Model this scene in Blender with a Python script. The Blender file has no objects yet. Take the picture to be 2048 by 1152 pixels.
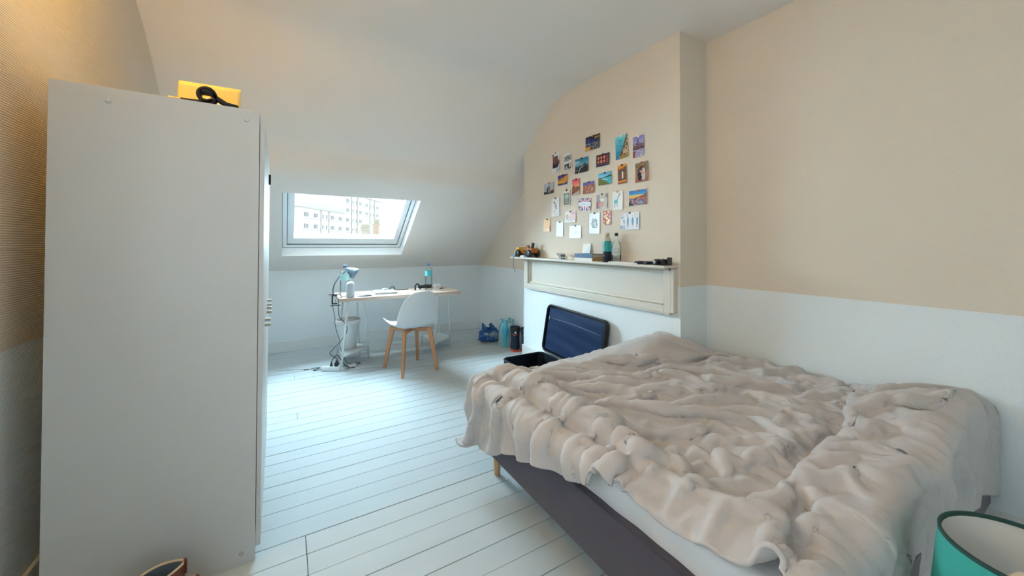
import bpy, bmesh, math, random
import numpy as np
from mathutils import Vector, Matrix

random.seed(7)
S = bpy.context.scene
COL = S.collection

# ---------------------------------------------------------------- camera
YAW, PIT, ROL, CAM_H = 0.5416, 0.0124, 0.0028, 1.27
fw = Vector((math.sin(YAW) * math.cos(PIT), math.cos(YAW) * math.cos(PIT), math.sin(PIT)))
rt = Vector((math.cos(YAW), -math.sin(YAW), 0))
up = rt.cross(fw)
r2 = math.cos(ROL) * rt + math.sin(ROL) * up
u2 = -math.sin(ROL) * rt + math.cos(ROL) * up
cd = bpy.data.cameras.new('camera')
cam = bpy.data.objects.new('camera', cd)
COL.objects.link(cam)
cam.matrix_world = Matrix(((r2.x, u2.x, -fw.x, 0), (r2.y, u2.y, -fw.y, 0), (r2.z, u2.z, -fw.z, CAM_H), (0, 0, 0, 1)))
cd.sensor_width = 36.0
cd.lens = 36.0 * 753.95 / 2048.0
cd.shift_y = -(576 - 477.8) / 2048.0
cd.clip_start = 0.02
cd.clip_end = 500
S.camera = cam

# ---------------------------------------------------------------- light
w = bpy.data.worlds.new('sky')
S.world = w
w.use_nodes = True
bg = w.node_tree.nodes['Background']
bg.inputs[0].default_value = (0.90, 0.96, 1.0, 1)
bg.inputs[1].default_value = 1.15


def add_light(name, kind, loc, target, energy, color, **kw):
    d = bpy.data.lights.new(name, kind)
    d.energy = energy
    d.color = color
    for k, v in kw.items():
        setattr(d, k, v)
    o = bpy.data.objects.new(name, d)
    COL.objects.link(o)
    o.location = loc
    o.rotation_euler = (Vector(target) - Vector(loc)).to_track_quat('-Z', 'Y').to_euler()
    return o


# veiled sun high over the roof in front of the skylight
add_light('sun', 'SUN', (0.3, 9, 3.5), (0.75, 4.2, 0.9), 41.0, (0.62, 0.86, 1.0), angle=math.radians(100))
# added fill light at an assumed second window, unseen in the left wall
add_light('added_window_fill', 'AREA', (-0.74, 0.25, 1.5), (2.0, 0.45, 1.3), 4, (1.0, 0.96, 0.92),
          shape='RECTANGLE', size=1.2, size_y=1.2)
S.view_settings.view_transform = 'Standard'
S.view_settings.look = 'None'
S.view_settings.exposure = 0.96
S.view_settings.gamma = 1.0
S.view_settings.use_curve_mapping = False


# ---------------------------------------------------------------- materials
def lin(c):
    return tuple(x / 12.92 if x <= 0.04045 else ((x + 0.055) / 1.055) ** 2.4 for x in c)


def srgb(r, g, b):
    return lin((r / 255, g / 255, b / 255))


def mat(name, col, rough=0.6, metal=0.0, var=0.0, vscale=6.0, bump=0.0, bscale=80.0, trans=0.0, spec=0.5, stretch=None,
        emit=None, sheen=0.0):
    m = bpy.data.materials.new(name)
    m.use_nodes = True
    nt = m.node_tree
    b = nt.nodes['Principled BSDF']
    b.inputs['Base Color'].default_value = (*col, 1)
    b.inputs['Roughness'].default_value = rough
    b.inputs['Metallic'].default_value = metal
    b.inputs['Transmission Weight'].default_value = trans
    b.inputs['Specular IOR Level'].default_value = spec
    if sheen:
        b.inputs['Sheen Weight'].default_value = sheen
    if emit:
        b.inputs['Emission Color'].default_value = (*emit[0], 1)
        b.inputs['Emission Strength'].default_value = emit[1]
    tc = nt.nodes.new('ShaderNodeTexCoord')
    mp = nt.nodes.new('ShaderNodeMapping')
    nt.links.new(tc.outputs['Object'], mp.inputs[0])
    if stretch:
        mp.inputs['Scale'].default_value = stretch
    n = nt.nodes.new('ShaderNodeTexNoise')
    n.inputs['Scale'].default_value = vscale
    n.inputs['Detail'].default_value = 4
    nt.links.new(mp.outputs[0], n.inputs['Vector'])
    mx = nt.nodes.new('ShaderNodeMix')
    mx.data_type = 'RGBA'
    v = max(var, 0.03)
    mx.inputs[6].default_value = (*[max(0, x * (1 - v)) for x in col], 1)
    mx.inputs[7].default_value = (*[min(1, x * (1 + v)) for x in col], 1)
    nt.links.new(n.outputs[0], mx.inputs[0])
    nt.links.new(mx.outputs[2], b.inputs['Base Color'])
    if bump:
        n2 = nt.nodes.new('ShaderNodeTexNoise')
        n2.inputs['Scale'].default_value = bscale
        n2.inputs['Detail'].default_value = 5
        nt.links.new(mp.outputs[0], n2.inputs['Vector'])
        bp = nt.nodes.new('ShaderNodeBump')
        bp.inputs['Strength'].default_value = bump
        bp.inputs['Distance'].default_value = 0.01
        nt.links.new(n2.outputs[0], bp.inputs['Height'])
        nt.links.new(bp.outputs[0], b.inputs['Normal'])
    return m


def wall_mat(name, split, top, bottom, axis_rib, rib=0.12):
    """beige upper wall over a white lower wall, painted on ribbed paper"""
    m = bpy.data.materials.new(name)
    m.use_nodes = True
    nt = m.node_tree
    b = nt.nodes['Principled BSDF']
    b.inputs['Roughness'].default_value = 0.75
    b.inputs['Specular IOR Level'].default_value = 0.25
    geo = nt.nodes.new('ShaderNodeNewGeometry')
    sp = nt.nodes.new('ShaderNodeSeparateXYZ')
    nt.links.new(geo.outputs['Position'], sp.inputs[0])
    gt = nt.nodes.new('ShaderNodeMath')
    gt.operation = 'GREATER_THAN'
    gt.inputs[1].default_value = split
    nt.links.new(sp.outputs[2], gt.inputs[0])
    n = nt.nodes.new('ShaderNodeTexNoise')
    n.inputs['Scale'].default_value = 2.0
    nt.links.new(geo.outputs['Position'], n.inputs['Vector'])
    cols = []
    for c in (bottom, top):
        k = nt.nodes.new('ShaderNodeMix')
        k.data_type = 'RGBA'
        k.inputs[6].default_value = (*[x * 0.97 for x in c], 1)
        k.inputs[7].default_value = (*[min(1, x * 1.03) for x in c], 1)
        nt.links.new(n.outputs[0], k.inputs[0])
        cols.append(k)
    mx = nt.nodes.new('ShaderNodeMix')
    mx.data_type = 'RGBA'
    nt.links.new(gt.outputs[0], mx.inputs[0])
    nt.links.new(cols[0].outputs[2], mx.inputs[6])
    nt.links.new(cols[1].outputs[2], mx.inputs[7])
    nt.links.new(mx.outputs[2], b.inputs['Base Color'])
    wv = nt.nodes.new('ShaderNodeTexWave')
    wv.bands_direction = axis_rib
    wv.inputs['Scale'].default_value = 40
    wv.inputs['Distortion'].default_value = 1.5
    nt.links.new(geo.outputs['Position'], wv.inputs['Vector'])
    n2 = nt.nodes.new('ShaderNodeTexNoise')
    n2.inputs['Scale'].default_value = 160
    nt.links.new(geo.outputs['Position'], n2.inputs['Vector'])
    ad = nt.nodes.new('ShaderNodeMath')
    nt.links.new(wv.outputs[1], ad.inputs[0])
    nt.links.new(n2.outputs[0], ad.inputs[1])
    bp = nt.nodes.new('ShaderNodeBump')
    bp.inputs['Strength'].default_value = rib
    bp.inputs['Distance'].default_value = 0.004
    nt.links.new(ad.outputs[0], bp.inputs['Height'])
    nt.links.new(bp.outputs[0], b.inputs['Normal'])
    return m


def clear_mat(name, tint, gloss=0.12, alpha=1.0):
    """thin clear plastic or glass: light passes straight through, a little is reflected"""
    m = bpy.data.materials.new(name)
    m.use_nodes = True
    nt = m.node_tree
    nt.nodes.remove(nt.nodes['Principled BSDF'])
    out = nt.nodes['Material Output']
    tr = nt.nodes.new('ShaderNodeBsdfTransparent')
    tr.inputs[0].default_value = (*tint, 1)
    gl = nt.nodes.new('ShaderNodeBsdfGlossy')
    gl.inputs['Roughness'].default_value = 0.08
    lw = nt.nodes.new('ShaderNodeLayerWeight')
    lw.inputs[0].default_value = gloss
    mx = nt.nodes.new('ShaderNodeMixShader')
    nt.links.new(lw.outputs[0], mx.inputs[0])
    nt.links.new(tr.outputs[0], mx.inputs[1])
    nt.links.new(gl.outputs[0], mx.inputs[2])
    last = mx
    if alpha < 1.0:
        df = nt.nodes.new('ShaderNodeBsdfDiffuse')
        df.inputs[0].default_value = (*tint, 1)
        m2 = nt.nodes.new('ShaderNodeMixShader')
        m2.inputs[0].default_value = 1 - alpha
        nt.links.new(mx.outputs[0], m2.inputs[1])
        nt.links.new(df.outputs[0], m2.inputs[2])
        last = m2
    nt.links.new(last.outputs[0], out.inputs[0])
    return m


BEIGE = (0.74, 0.655, 0.555)
WHITE = (0.79, 0.845, 0.87)
M = dict(
    wall_r=wall_mat('painted_paper_right', 0.97, BEIGE, WHITE, 'Z'),
    wall_l=wall_mat('painted_paper_left', 0.92, BEIGE, WHITE, 'Z', 0.35),
    wall_f=wall_mat('painted_paper_far', 0.948, BEIGE, WHITE, 'Z'),
    ceiling=mat('ceiling_paint', (0.83, 0.77, 0.72), 0.85, var=0.03, vscale=1.5, bump=0.05, bscale=30, spec=0.2),
    plank=mat('white_floor_paint', (0.53, 0.585, 0.61), 0.6, spec=0.3, var=0.06, vscale=5, bump=0.10, bscale=30, stretch=(0.25, 3, 1)),
    subfloor=mat('dark_gap', (0.10, 0.10, 0.10), 0.9),
    basewhite=mat('white_gloss_trim', (0.76, 0.78, 0.78), 0.45, var=0.03),
    winwhite=mat('white_window_lacquer', (0.88, 0.90, 0.90), 0.3),
    rubber=mat('dark_gasket', (0.10, 0.11, 0.12), 0.6),
    glass=clear_mat('window_glass', (0.97, 0.99, 0.99), 0.03),
    wardrobe=mat('white_melamine', (0.60, 0.595, 0.58), 0.42, var=0.02, vscale=1.0),
    handle=mat('pale_wood_handle', srgb(196, 186, 170), 0.5),
    steel=mat('grey_steel', (0.5, 0.5, 0.5), 0.3, metal=0.9),
    yellow=mat('yellow_card', srgb(244, 216, 136), 0.6, var=0.06),
    teal=mat('teal_card', srgb(95, 140, 145), 0.6),
    black=mat('black_plastic', (0.015, 0.016, 0.022), 0.4),
    blackcloth=mat('black_cloth', (0.014, 0.016, 0.028), 0.85, bump=0.2, bscale=300),
    rail=mat('plum_grey_velvet', srgb(70, 64, 78), 0.8, var=0.16, vscale=9, bump=0.15, bscale=200, sheen=0.3),
    bedleg=mat('oiled_beech', srgb(205, 160, 110), 0.5, var=0.08, vscale=20, stretch=(4, 4, 0.6)),
    sheet=mat('white_sheet', (0.74, 0.75, 0.77), 0.8, var=0.02, bump=0.15, bscale=40),
    mattress=mat('mattress_cover', (0.68, 0.68, 0.68), 0.85, bump=0.1),
    duvet=mat('grey_taupe_cotton', srgb(192, 187, 186), 0.82, var=0.03, vscale=6, bump=0.38, bscale=34, sheen=0.15),
    desk=mat('pale_beech_top', srgb(188, 164, 148), 0.5, var=0.05, vscale=9, stretch=(0.5, 8, 8)),
    whitemetal=mat('white_powder_coat', (0.74, 0.78, 0.78), 0.4),
    chairwhite=mat('white_polypropylene', (0.72, 0.76, 0.80), 0.38),
    chairleg=mat('warm_beech', srgb(194, 140, 98), 0.45, var=0.12, vscale=14, stretch=(5, 5, 0.5)),
    grey=mat('grey_steel_paint', srgb(96, 110, 124), 0.35, metal=0.2),
    shadegrey=mat('blue_grey_enamel', srgb(120, 138, 154), 0.3, metal=0.3),
    speaker=mat('pale_grey_fabric', srgb(190, 198, 206), 0.8, bump=0.15, bscale=400),
    silver=mat('silver_aluminium', (0.42, 0.46, 0.49), 0.4, metal=0.4),
    whiteplastic=mat('white_plastic', (0.78, 0.80, 0.80), 0.35),
    paper=mat('white_paper', (0.82, 0.82, 0.82), 0.7),
    cable=mat('dark_cable', (0.03, 0.04, 0.05), 0.5),
    pet=clear_mat('clear_pet', (0.965, 0.985, 0.99), 0.12),
    water=clear_mat('still_water', (0.95, 0.985, 0.99), 0.12),
    caps=mat('blue_cap', srgb(40, 120, 190), 0.4),
    label_cyan=mat('cyan_label', srgb(90, 190, 205), 0.4, var=0.25, vscale=30),
    label_mint=mat('mint_label', srgb(180, 225, 225), 0.4, var=0.12, vscale=40),
    mantel=mat('cream_gloss_paint', srgb(216, 209, 197), 0.4, var=0.03),
    panelwhite=mat('off_white_panel_paint', srgb(216, 210, 200), 0.5, var=0.02),
    navy=mat('navy_lining', srgb(10, 40, 80), 0.6, spec=0.25, var=0.25, vscale=5, stretch=(1, 0.6, 4)),
    navyedge=mat('navy_shell', srgb(12, 18, 32), 0.5),
    tealcloth=mat('teal_cloth', srgb(50, 120, 125), 0.8, var=0.2),
    bluebag=mat('blue_bag_film', srgb(36, 92, 160), 0.3, var=0.35, vscale=16),
    bluegrey=mat('pale_printed_film', srgb(140, 160, 180), 0.35, var=0.3, vscale=30),
    cyanbag=clear_mat('cyan_bag_film', (0.62, 0.88, 0.93), 0.35, alpha=0.5),
    cyanlab=mat('cyan_print', srgb(70, 180, 205), 0.35, var=0.15, vscale=18),
    orange=mat('orange_rubber', srgb(225, 100, 60), 0.6),
    lampgreen=mat('sea_green_fabric', srgb(52, 160, 150), 0.75, var=0.05, bump=0.12, bscale=260),
    lampdark=mat('dark_green_trim', srgb(18, 62, 58), 0.7),
    lampwhite=mat('white_shade_lining', (0.72, 0.72, 0.70), 0.7),
    bulb=mat('cream_bulb', srgb(244, 230, 212), 0.35),
    leather=mat('red_brown_leather', srgb(112, 52, 38), 0.5, var=0.2, vscale=12),
    lining=mat('grey_shoe_lining', srgb(110, 122, 130), 0.85, var=0.15),
    cream=mat('cream_edge', srgb(222, 200, 170), 0.6),
    bookblue=mat('blue_book_cloth', srgb(58, 92, 128), 0.5, var=0.15, vscale=25),
    bookwhite=mat('white_book_cover', srgb(226, 222, 214), 0.5, var=0.05),
    pages=mat('book_pages', srgb(214, 190, 150), 0.8, var=0.12, vscale=60, stretch=(1, 1, 12)),
    pagesorange=mat('tan_book_pages', srgb(196, 148, 92), 0.8, var=0.15, vscale=60, stretch=(1, 1, 12)),
    flaskteal=mat('teal_flask_print', srgb(35, 160, 165), 0.35, var=0.18, vscale=25),
    flasknavy=mat('navy_flask_print', srgb(18, 32, 52), 0.35),
    flaskcream=mat('cream_flask', srgb(200, 190, 172), 0.35),
    toyyellow=mat('toy_yellow', srgb(226, 176, 60), 0.45, var=0.2, vscale=30),
    toybrown=mat('toy_orange_brown', srgb(168, 96, 30), 0.5, var=0.25, vscale=25),
    pink=mat('pale_pink_paper', srgb(226, 196, 190), 0.7),
    facade=mat('pale_render', (0.55, 0.54, 0.51), 0.9, var=0.04, vscale=0.4),
    facadewhite=mat('white_render', (0.74, 0.74, 0.73), 0.9),
    facadetrim=mat('grey_coping', (0.36, 0.36, 0.35), 0.9),
    farglass=mat('far_window_glass', (0.09, 0.095, 0.105), 0.5),
    farframe=mat('far_window_frame', (0.62, 0.62, 0.60), 0.6),
    brick=mat('far_brick', srgb(176, 158, 140), 0.9, var=0.1),
    mortar=mat('far_mortar', srgb(205, 195, 180), 0.9),
    roofstone=mat('far_stone', srgb(166, 162, 148), 0.9, var=0.1, vscale=3),
    rooftile=mat('far_roof_tile', srgb(190, 160, 144), 0.9, var=0.1, vscale=3),
    brass=mat('brass_clip', srgb(190, 150, 70), 0.35, metal=0.7),
    lampbrass=mat('lamp_base_wood', srgb(170, 130, 90), 0.5),
)


# ---------------------------------------------------------------- mesh helpers
class MB:
    def __init__(self):
        self.v, self.f, self.mi, self.sm = [], [], [], []

    def add(self, vs, fs, mi=0, smooth=False):
        o = len(self.v)
        self.v += [tuple(p) for p in vs]
        self.f += [tuple(i + o for i in q) for q in fs]
        self.mi += [mi] * len(fs)
        self.sm += [smooth] * len(fs)
        return self

    def box(self, x0, x1, y0, y1, z0, z1, mi=0, bev=0.0):
        if bev:
            bm = bmesh.new()
            bmesh.ops.create_cube(bm, size=1)
            for p in bm.verts:
                p.co = Vector(((x0 + x1) / 2 + p.co.x * (x1 - x0), (y0 + y1) / 2 + p.co.y * (y1 - y0), (z0 + z1) / 2 + p.co.z * (z1 - z0)))
            bmesh.ops.bevel(bm, geom=bm.edges[:], offset=bev, segments=2, profile=0.6, affect='EDGES')
            bm.verts.index_update()
            self.add([p.co[:] for p in bm.verts], [[q.index for q in f.verts] for f in bm.faces], mi, False)
            bm.free()
            return self
        vs = [(x, y, z) for z in (z0, z1) for y in (y0, y1) for x in (x0, x1)]
        fs = [(0, 2, 3, 1), (4, 5, 7, 6), (0, 1, 5, 4), (2, 6, 7, 3), (0, 4, 6, 2), (1, 3, 7, 5)]
        return self.add(vs, fs, mi)

    def quadbox(self, p0, p1, w0, w1, d0=None, d1=None, mi=0, ref=(0, 0, 1)):
        """tapered bar from p0 to p1"""
        p0, p1 = Vector(p0), Vector(p1)
        d0 = w0 if d0 is None else d0
        d1 = w1 if d1 is None else d1
        t = (p1 - p0).normalized()
        a = t.cross(Vector(ref))
        if a.length < 1e-4:
            a = t.cross(Vector((1, 0, 0)))
        a.normalize()
        b = t.cross(a)
        vs = []
        for p, ww, dd in ((p0, w0, d0), (p1, w1, d1)):
            vs += [p + a * sx * ww / 2 + b * sy * dd / 2 for sx, sy in ((-1, -1), (1, -1), (1, 1), (-1, 1))]
        return self.add(vs, [(0, 1, 2, 3), (7, 6, 5, 4), (0, 4, 5, 1), (1, 5, 6, 2), (2, 6, 7, 3), (3, 7, 4, 0)], mi)

    def lathe(self, prof, n=24, c=(0, 0, 0), mi=0, smooth=True, cap0=True, cap1=True, a0=0, a1=2 * math.pi, axis=None):
        full = abs(a1 - a0 - 2 * math.pi) < 1e-6
        cols = n if full else n + 1
        vs = []
        for r, z in prof:
            for i in range(cols):
                a = a0 + (a1 - a0) * i / n
                vs.append(Vector((r * math.cos(a), r * math.sin(a), z)))
        fs = []
        for k in range(len(prof) - 1):
            for i in range(n):
                j = (i + 1) % cols
                fs.append((k * cols + i, k * cols + j, (k + 1) * cols + j, (k + 1) * cols + i))
        if full and cap0:
            fs.append(tuple(range(cols))[::-1])
        if full and cap1:
            fs.append(tuple((len(prof) - 1) * cols + i for i in range(cols)))
        if axis is not None:
            q = Vector(axis).to_track_quat('Z', 'Y')
            vs = [q @ p for p in vs]
        vs = [p + Vector(c) for p in vs]
        return self.add(vs, fs, mi, smooth)

    def tube(self, pts, r, n=8, mi=0, caps=True, smooth_path=0):
        P = [Vector(p) for p in pts]
        for _ in range(smooth_path):
            Q = [P[0]]
            for a, b in zip(P[:-1], P[1:]):
                Q += [a * 0.75 + b * 0.25, a * 0.25 + b * 0.75]
            Q.append(P[-1])
            P = Q
        rs = r if isinstance(r, (list, tuple)) else None
        vs, fs = [], []
        nrm = None
        for i, p in enumerate(P):
            t = (P[min(i + 1, len(P) - 1)] - P[max(i - 1, 0)])
            if t.length < 1e-9:
                t = Vector((0, 0, 1))
            t.normalize()
            if nrm is None:
                nrm = t.cross(Vector((0, 0, 1)))
                if nrm.length < 1e-3:
                    nrm = t.cross(Vector((1, 0, 0)))
            nrm = (nrm - t * nrm.dot(t)).normalized()
            bn = t.cross(nrm)
            rr = r if rs is None else rs[0] + (rs[1] - rs[0]) * i / (len(P) - 1)
            for k in range(n):
                a = 2 * math.pi * k / n
                vs.append(p + nrm * rr * math.cos(a) + bn * rr * math.sin(a))
        for i in range(len(P) - 1):
            for k in range(n):
                j = (k + 1) % n
                fs.append((i * n + k, i * n + j, (i + 1) * n + j, (i + 1) * n + k))
        if caps:
            fs.append(tuple(range(n))[::-1])
            fs.append(tuple((len(P) - 1) * n + k for k in range(n)))
        return self.add(vs, fs, mi, True)

    def prism(self, poly, z0, z1, mi=0, smooth=False):
        n = len(poly)
        vs = [(x, y, z0) for x, y in poly] + [(x, y, z1) for x, y in poly]
        fs = [tuple(range(n))[::-1], tuple(range(n, 2 * n))]
        self.add(vs, fs, mi)
        return self.add(vs, [(i, (i + 1) % n, n + (i + 1) % n, n + i) for i in range(n)], mi, smooth)

    def grid(self, fn, nu, nv, mi=0, smooth=True):
        vs = [fn(i / nu, j / nv) for j in range(nv + 1) for i in range(nu + 1)]
        fs = [(j * (nu + 1) + i, j * (nu + 1) + i + 1, (j + 1) * (nu + 1) + i + 1, (j + 1) * (nu + 1) + i) for j in range(nv) for i in range(nu)]
        return self.add(vs, fs, mi, smooth)

    def xf(self, mtx):
        self.v = [tuple(mtx @ Vector(p)) for p in self.v]
        return self

    def mesh(self, name, mats):
        me = bpy.data.meshes.new(name)
        me.from_pydata(self.v, [], self.f)
        for m in (mats if isinstance(mats, (list, tuple)) else [mats]):
            me.materials.append(m)
        me.polygons.foreach_set('material_index', self.mi)
        me.polygons.foreach_set('use_smooth', self.sm)
        me.update()
        return me

    def obj(self, name, mats, parent=None, label=None):
        return link(name, self.mesh(name, mats), parent, label)


def link(name, data, parent=None, label=None):
    o = bpy.data.objects.new(name, data)
    COL.objects.link(o)
    if parent is not None:
        o.parent = parent
    if label:
        o['label'] = label
    return o


def thing(name, label, cat, loc=(0, 0, 0), rz=0.0, group=None):
    o = bpy.data.objects.new(name, None)
    COL.objects.link(o)
    o.empty_display_size = 0.05
    o.location = loc
    o.rotation_euler = (0, 0, rz)
    return tag(o, label, cat, group)


def tag(o, label, cat, group=None):
    o['label'] = label
    o['category'] = cat
    if group:
        o['group'] = group
    return o


def struct(o, label=None, cat=None):
    o['kind'] = 'structure'
    if label:
        o['label'] = label
    if cat:
        o['category'] = cat
    return o


def fixnormals(o):
    bm = bmesh.new()
    bm.from_mesh(o.data)
    bmesh.ops.recalc_face_normals(bm, faces=bm.faces)
    bm.to_mesh(o.data)
    bm.free()


def rrect(w, h, r, n=6):
    """rounded rectangle polygon centred on the origin"""
    out = []
    for cx, cy, a0 in ((w / 2 - r, h / 2 - r, 0), (-w / 2 + r, h / 2 - r, 90), (-w / 2 + r, -h / 2 + r, 180), (w / 2 - r, -h / 2 + r, 270)):
        for k in range(n + 1):
            a = math.radians(a0 + 90 * k / n)
            out.append((cx + r * math.cos(a), cy + r * math.sin(a)))
    return out

# ---------------------------------------------------------------- the room
XL, XR, XC, XF, YB, YF, ZC = -0.77, 2.66, 2.35, 2.53, -1.95, 5.15, 2.76
YC0, YC1 = 1.64, 3.64


def wall_quad(name, pts, m, label):
    o = MB().add(pts, [tuple(range(len(pts)))]).obj(name, m)
    return struct(o, label, 'wall')


# floor: dark underlay with every board its own piece
floor = struct(MB().box(XL - 0.02, XR + 0.02, YB - 0.02, YF + 0.02, -0.06, -0.021).obj('floor', M['subfloor']),
               'white painted floorboards running across the attic room', 'floor')
PITCH = 0.1148
k0 = int(math.floor((YB - 1.648) / PITCH))
rng = random.Random(3)
for k in range(k0, int((YF - 1.648) / PITCH) + 1):
    ya = max(YB, 1.648 + k * PITCH + 0.0017)
    yb = min(YF, 1.648 + (k + 1) * PITCH - 0.0017)
    if yb - ya < 0.02:
        continue
    if k in (0, 1, 13, 21):
        cuts = [0.087]
    elif k % 3 == 0:
        cuts = [rng.uniform(1.4, 2.3)]
    elif k % 3 == 1:
        cuts = []
    else:
        cuts = [rng.uniform(-0.5, -0.15)]
    xs = [XL] + cuts + [XR]
    for xa, xb in zip(xs[:-1], xs[1:]):
        dz = rng.uniform(-0.0012, 0.0004)
        MB().box(xa + 0.0012, xb - 0.0012, ya, yb, -0.02, dz, bev=0.0015).obj('plank', M['plank'], floor)

# ceiling and sloping roof lining, one folded skin with the skylight opening
prof = [(YB, ZC), (2.80, ZC), (2.90, 2.752), (3.00, 2.725), (3.10, 2.675), (3.20, 2.61), (3.386, 2.468), (3.56, 2.325),
        (3.66, 2.245), (3.75, 2.175), (3.81, 2.12), (3.845, 2.06), (3.87, 1.99), (3.90, 1.925), (3.94, 1.875), (3.985, 1.84), (4.03, 0.945 + (YF - 4.03) * 0.777)]
mb = MB()
nu = 8
for (ya, za), (yb, zb) in zip(prof[:-1], prof[1:]):
    mb.add([(XL, ya, za), (XR, ya, za), (XR, yb, zb), (XL, yb, zb)], [(0, 1, 2, 3)], 0, True)
SLOPE = 0.777


def roof_z(y):
    return 0.945 + (YF - y) * SLOPE


WX0, WX1, WY0, WY1 = -0.03, 1.29, 4.125, 4.92
ys = [4.03, WY0, WY1, YF]
xs = [XL, WX0, WX1, XR]
for j in range(3):
    for i in range(3):
        if i == 1 and j == 1:
            continue
        q = [(xs[i], ys[j]), (xs[i + 1], ys[j]), (xs[i + 1], ys[j + 1]), (xs[i], ys[j + 1])]
        mb.add([(x, y, roof_z(y)) for x, y in q], [(0, 1, 2, 3)])
bmo = mb.obj('ceiling', M['ceiling'])
bm = bmesh.new()
bm.from_mesh(bmo.data)
bmesh.ops.remove_doubles(bm, verts=bm.verts, dist=1e-5)
bmesh.ops.recalc_face_normals(bm, faces=bm.faces)
bm.to_mesh(bmo.data)
bm.free()
struct(bmo, 'plastered ceiling curving down into the sloping roof around the skylight', 'ceiling')

side = [(y, z) for y, z in prof] + [(YF, roof_z(YF))]
W2Y0, W2Y1, W2Z0, W2Z1 = -0.40, 0.90, 0.88, 2.12  # opening of the assumed, unseen second window
lw = MB()
for ya, yb, za, zb in ((YB, W2Y0, 0, ZC), (W2Y0, W2Y1, 0, W2Z0), (W2Y0, W2Y1, W2Z1, ZC)):
    lw.add([(XL, ya, za), (XL, yb, za), (XL, yb, zb), (XL, ya, zb)], [(0, 1, 2, 3)])
lp_ = [(XL, W2Y1, 0), (XL, YF, 0)] + [(XL, y, z) for y, z in side[::-1] if y > W2Y1] + [(XL, W2Y1, ZC)]
lw.add(lp_, [tuple(range(len(lp_)))])
struct(lw.obj('wall_left', M['wall_l']), 'left wall, beige above white, behind the wardrobe', 'wall')
wall_quad('wall_right', [(XR, YB, 0), (XR, YB, ZC), (XR, YC0 + 0.05, ZC), (XR, YC0 + 0.05, 0)], M['wall_r'], 'right wall beside the bed, beige above white')
rec = [(y, z) for y, z in side if y > YC1]
wall_quad('wall_alcove', [(XF, YC1 - 0.1, 0), (XF, YC1 - 0.1, 2.25)] + [(XF, y, z) for y, z in rec] + [(XF, YF, 0)], M['wall_f'], 'short alcove wall between chimney breast and far wall')
wall_quad('wall_far', [(XL, YF, 0), (XR, YF, 0), (XR, YF, roof_z(YF)), (XL, YF, roof_z(YF))], M['wall_f'], 'low white wall under the skylight behind the desk')
wall_quad('wall_back', [(XL, YB, 0), (XR, YB, 0), (XR, YB, ZC), (XL, YB, ZC)], M['wall_r'], 'wall behind the camera, beige above white')
w2 = struct(MB().box(XL - 0.06, XL + 0.01, W2Y0, W2Y0 + 0.06, W2Z0, W2Z1).box(XL - 0.06, XL + 0.01, W2Y1 - 0.06, W2Y1, W2Z0, W2Z1)
            .box(XL - 0.06, XL + 0.01, W2Y0 + 0.06, W2Y1 - 0.06, W2Z0, W2Z0 + 0.06).box(XL - 0.06, XL + 0.01, W2Y0 + 0.06, W2Y1 - 0.06, W2Z1 - 0.06, W2Z1).obj('assumed_window', M['winwhite']),
            'assumed white casement window in the left wall beside the camera, unseen, framing an added fill light', 'window')  # added window, out of view, put in around the fill light
ym = (W2Y0 + W2Y1) / 2
MB().box(XL - 0.05, XL, ym - 0.03, ym + 0.03, W2Z0 + 0.06, W2Z1 - 0.06).obj('mullion', M['winwhite'], w2)
MB().box(XL - 0.03, XL - 0.024, W2Y0 + 0.06, ym - 0.03, W2Z0 + 0.06, W2Z1 - 0.06).obj('pane', M['glass'], w2)
MB().box(XL - 0.03, XL - 0.024, ym + 0.03, W2Y1 - 0.06, W2Z0 + 0.06, W2Z1 - 0.06).obj('pane', M['glass'], w2)

# chimney breast
struct(MB().box(XC, XR + 0.05, YC0, YC1, 0, 2.80).obj('wall_chimney', M['wall_r']),
       'chimney breast with postcards, beige above white', 'wall')

# skirting
for nm, b, lb in (('baseboard_far', (XL, XF, YF - 0.018, YF, 0, 0.13), 'white skirting under the far wall'),
                  ('baseboard_alcove', (XF - 0.016, XF, YC1, YF - 0.018, 0, 0.10), 'white skirting in the alcove'),
                  ('baseboard_left', (XL, XL + 0.016, YB, YF - 0.018, 0, 0.12), 'white skirting along the left wall'),
                  ('baseboard_right', (XR - 0.016, XR, YB, YC0, 0, 0.12), 'white skirting along the right wall'),
                  ('baseboard_chimney', (XC - 0.016, XC, YC0 - 0.0, YC1 + 0.016, 0, 0.12), 'white skirting at the foot of the chimney breast')):
    struct(MB().box(*b, bev=0.004).obj(nm, M['basewhite']), lb, 'skirting')

# ---------------------------------------------------------------- skylight
# frame axes: a along X, b down the slope, c outwards
L = math.hypot(1, SLOPE)
dn = Vector((0, 1 / L, -SLOPE / L))
no = Vector((0, SLOPE / L, 1 / L))
O = Vector((0, WY0, roof_z(WY0)))
BL = (WY1 - WY0) * L


def sk(a, b, c):
    return O + Vector((a, 0, 0)) + dn * b + no * c


def skbox(mbx, a0, a1, b0, b1, c0, c1, mi=0):
    vs = [sk(a, b, c) for c in (c0, c1) for b in (b0, b1) for a in (a0, a1)]
    fs = [(0, 2, 3, 1), (4, 5, 7, 6), (0, 1, 5, 4), (2, 6, 7, 3), (0, 4, 6, 2), (1, 3, 7, 5)]
    return mbx.add(vs, fs, mi)


def skframe(a0, a1, b0, b1, t, c0, c1, top=None, bot=None):
    m_ = MB()
    tt, tb = top or t, bot or t
    skbox(m_, a0, a0 + t, b0, b1, c0, c1)
    skbox(m_, a1 - t, a1, b0, b1, c0, c1)
    skbox(m_, a0 + t, a1 - t, b0, b0 + tt, c0, c1)
    skbox(m_, a0 + t, a1 - t, b1 - tb, b1, c0, c1)
    return m_


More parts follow.
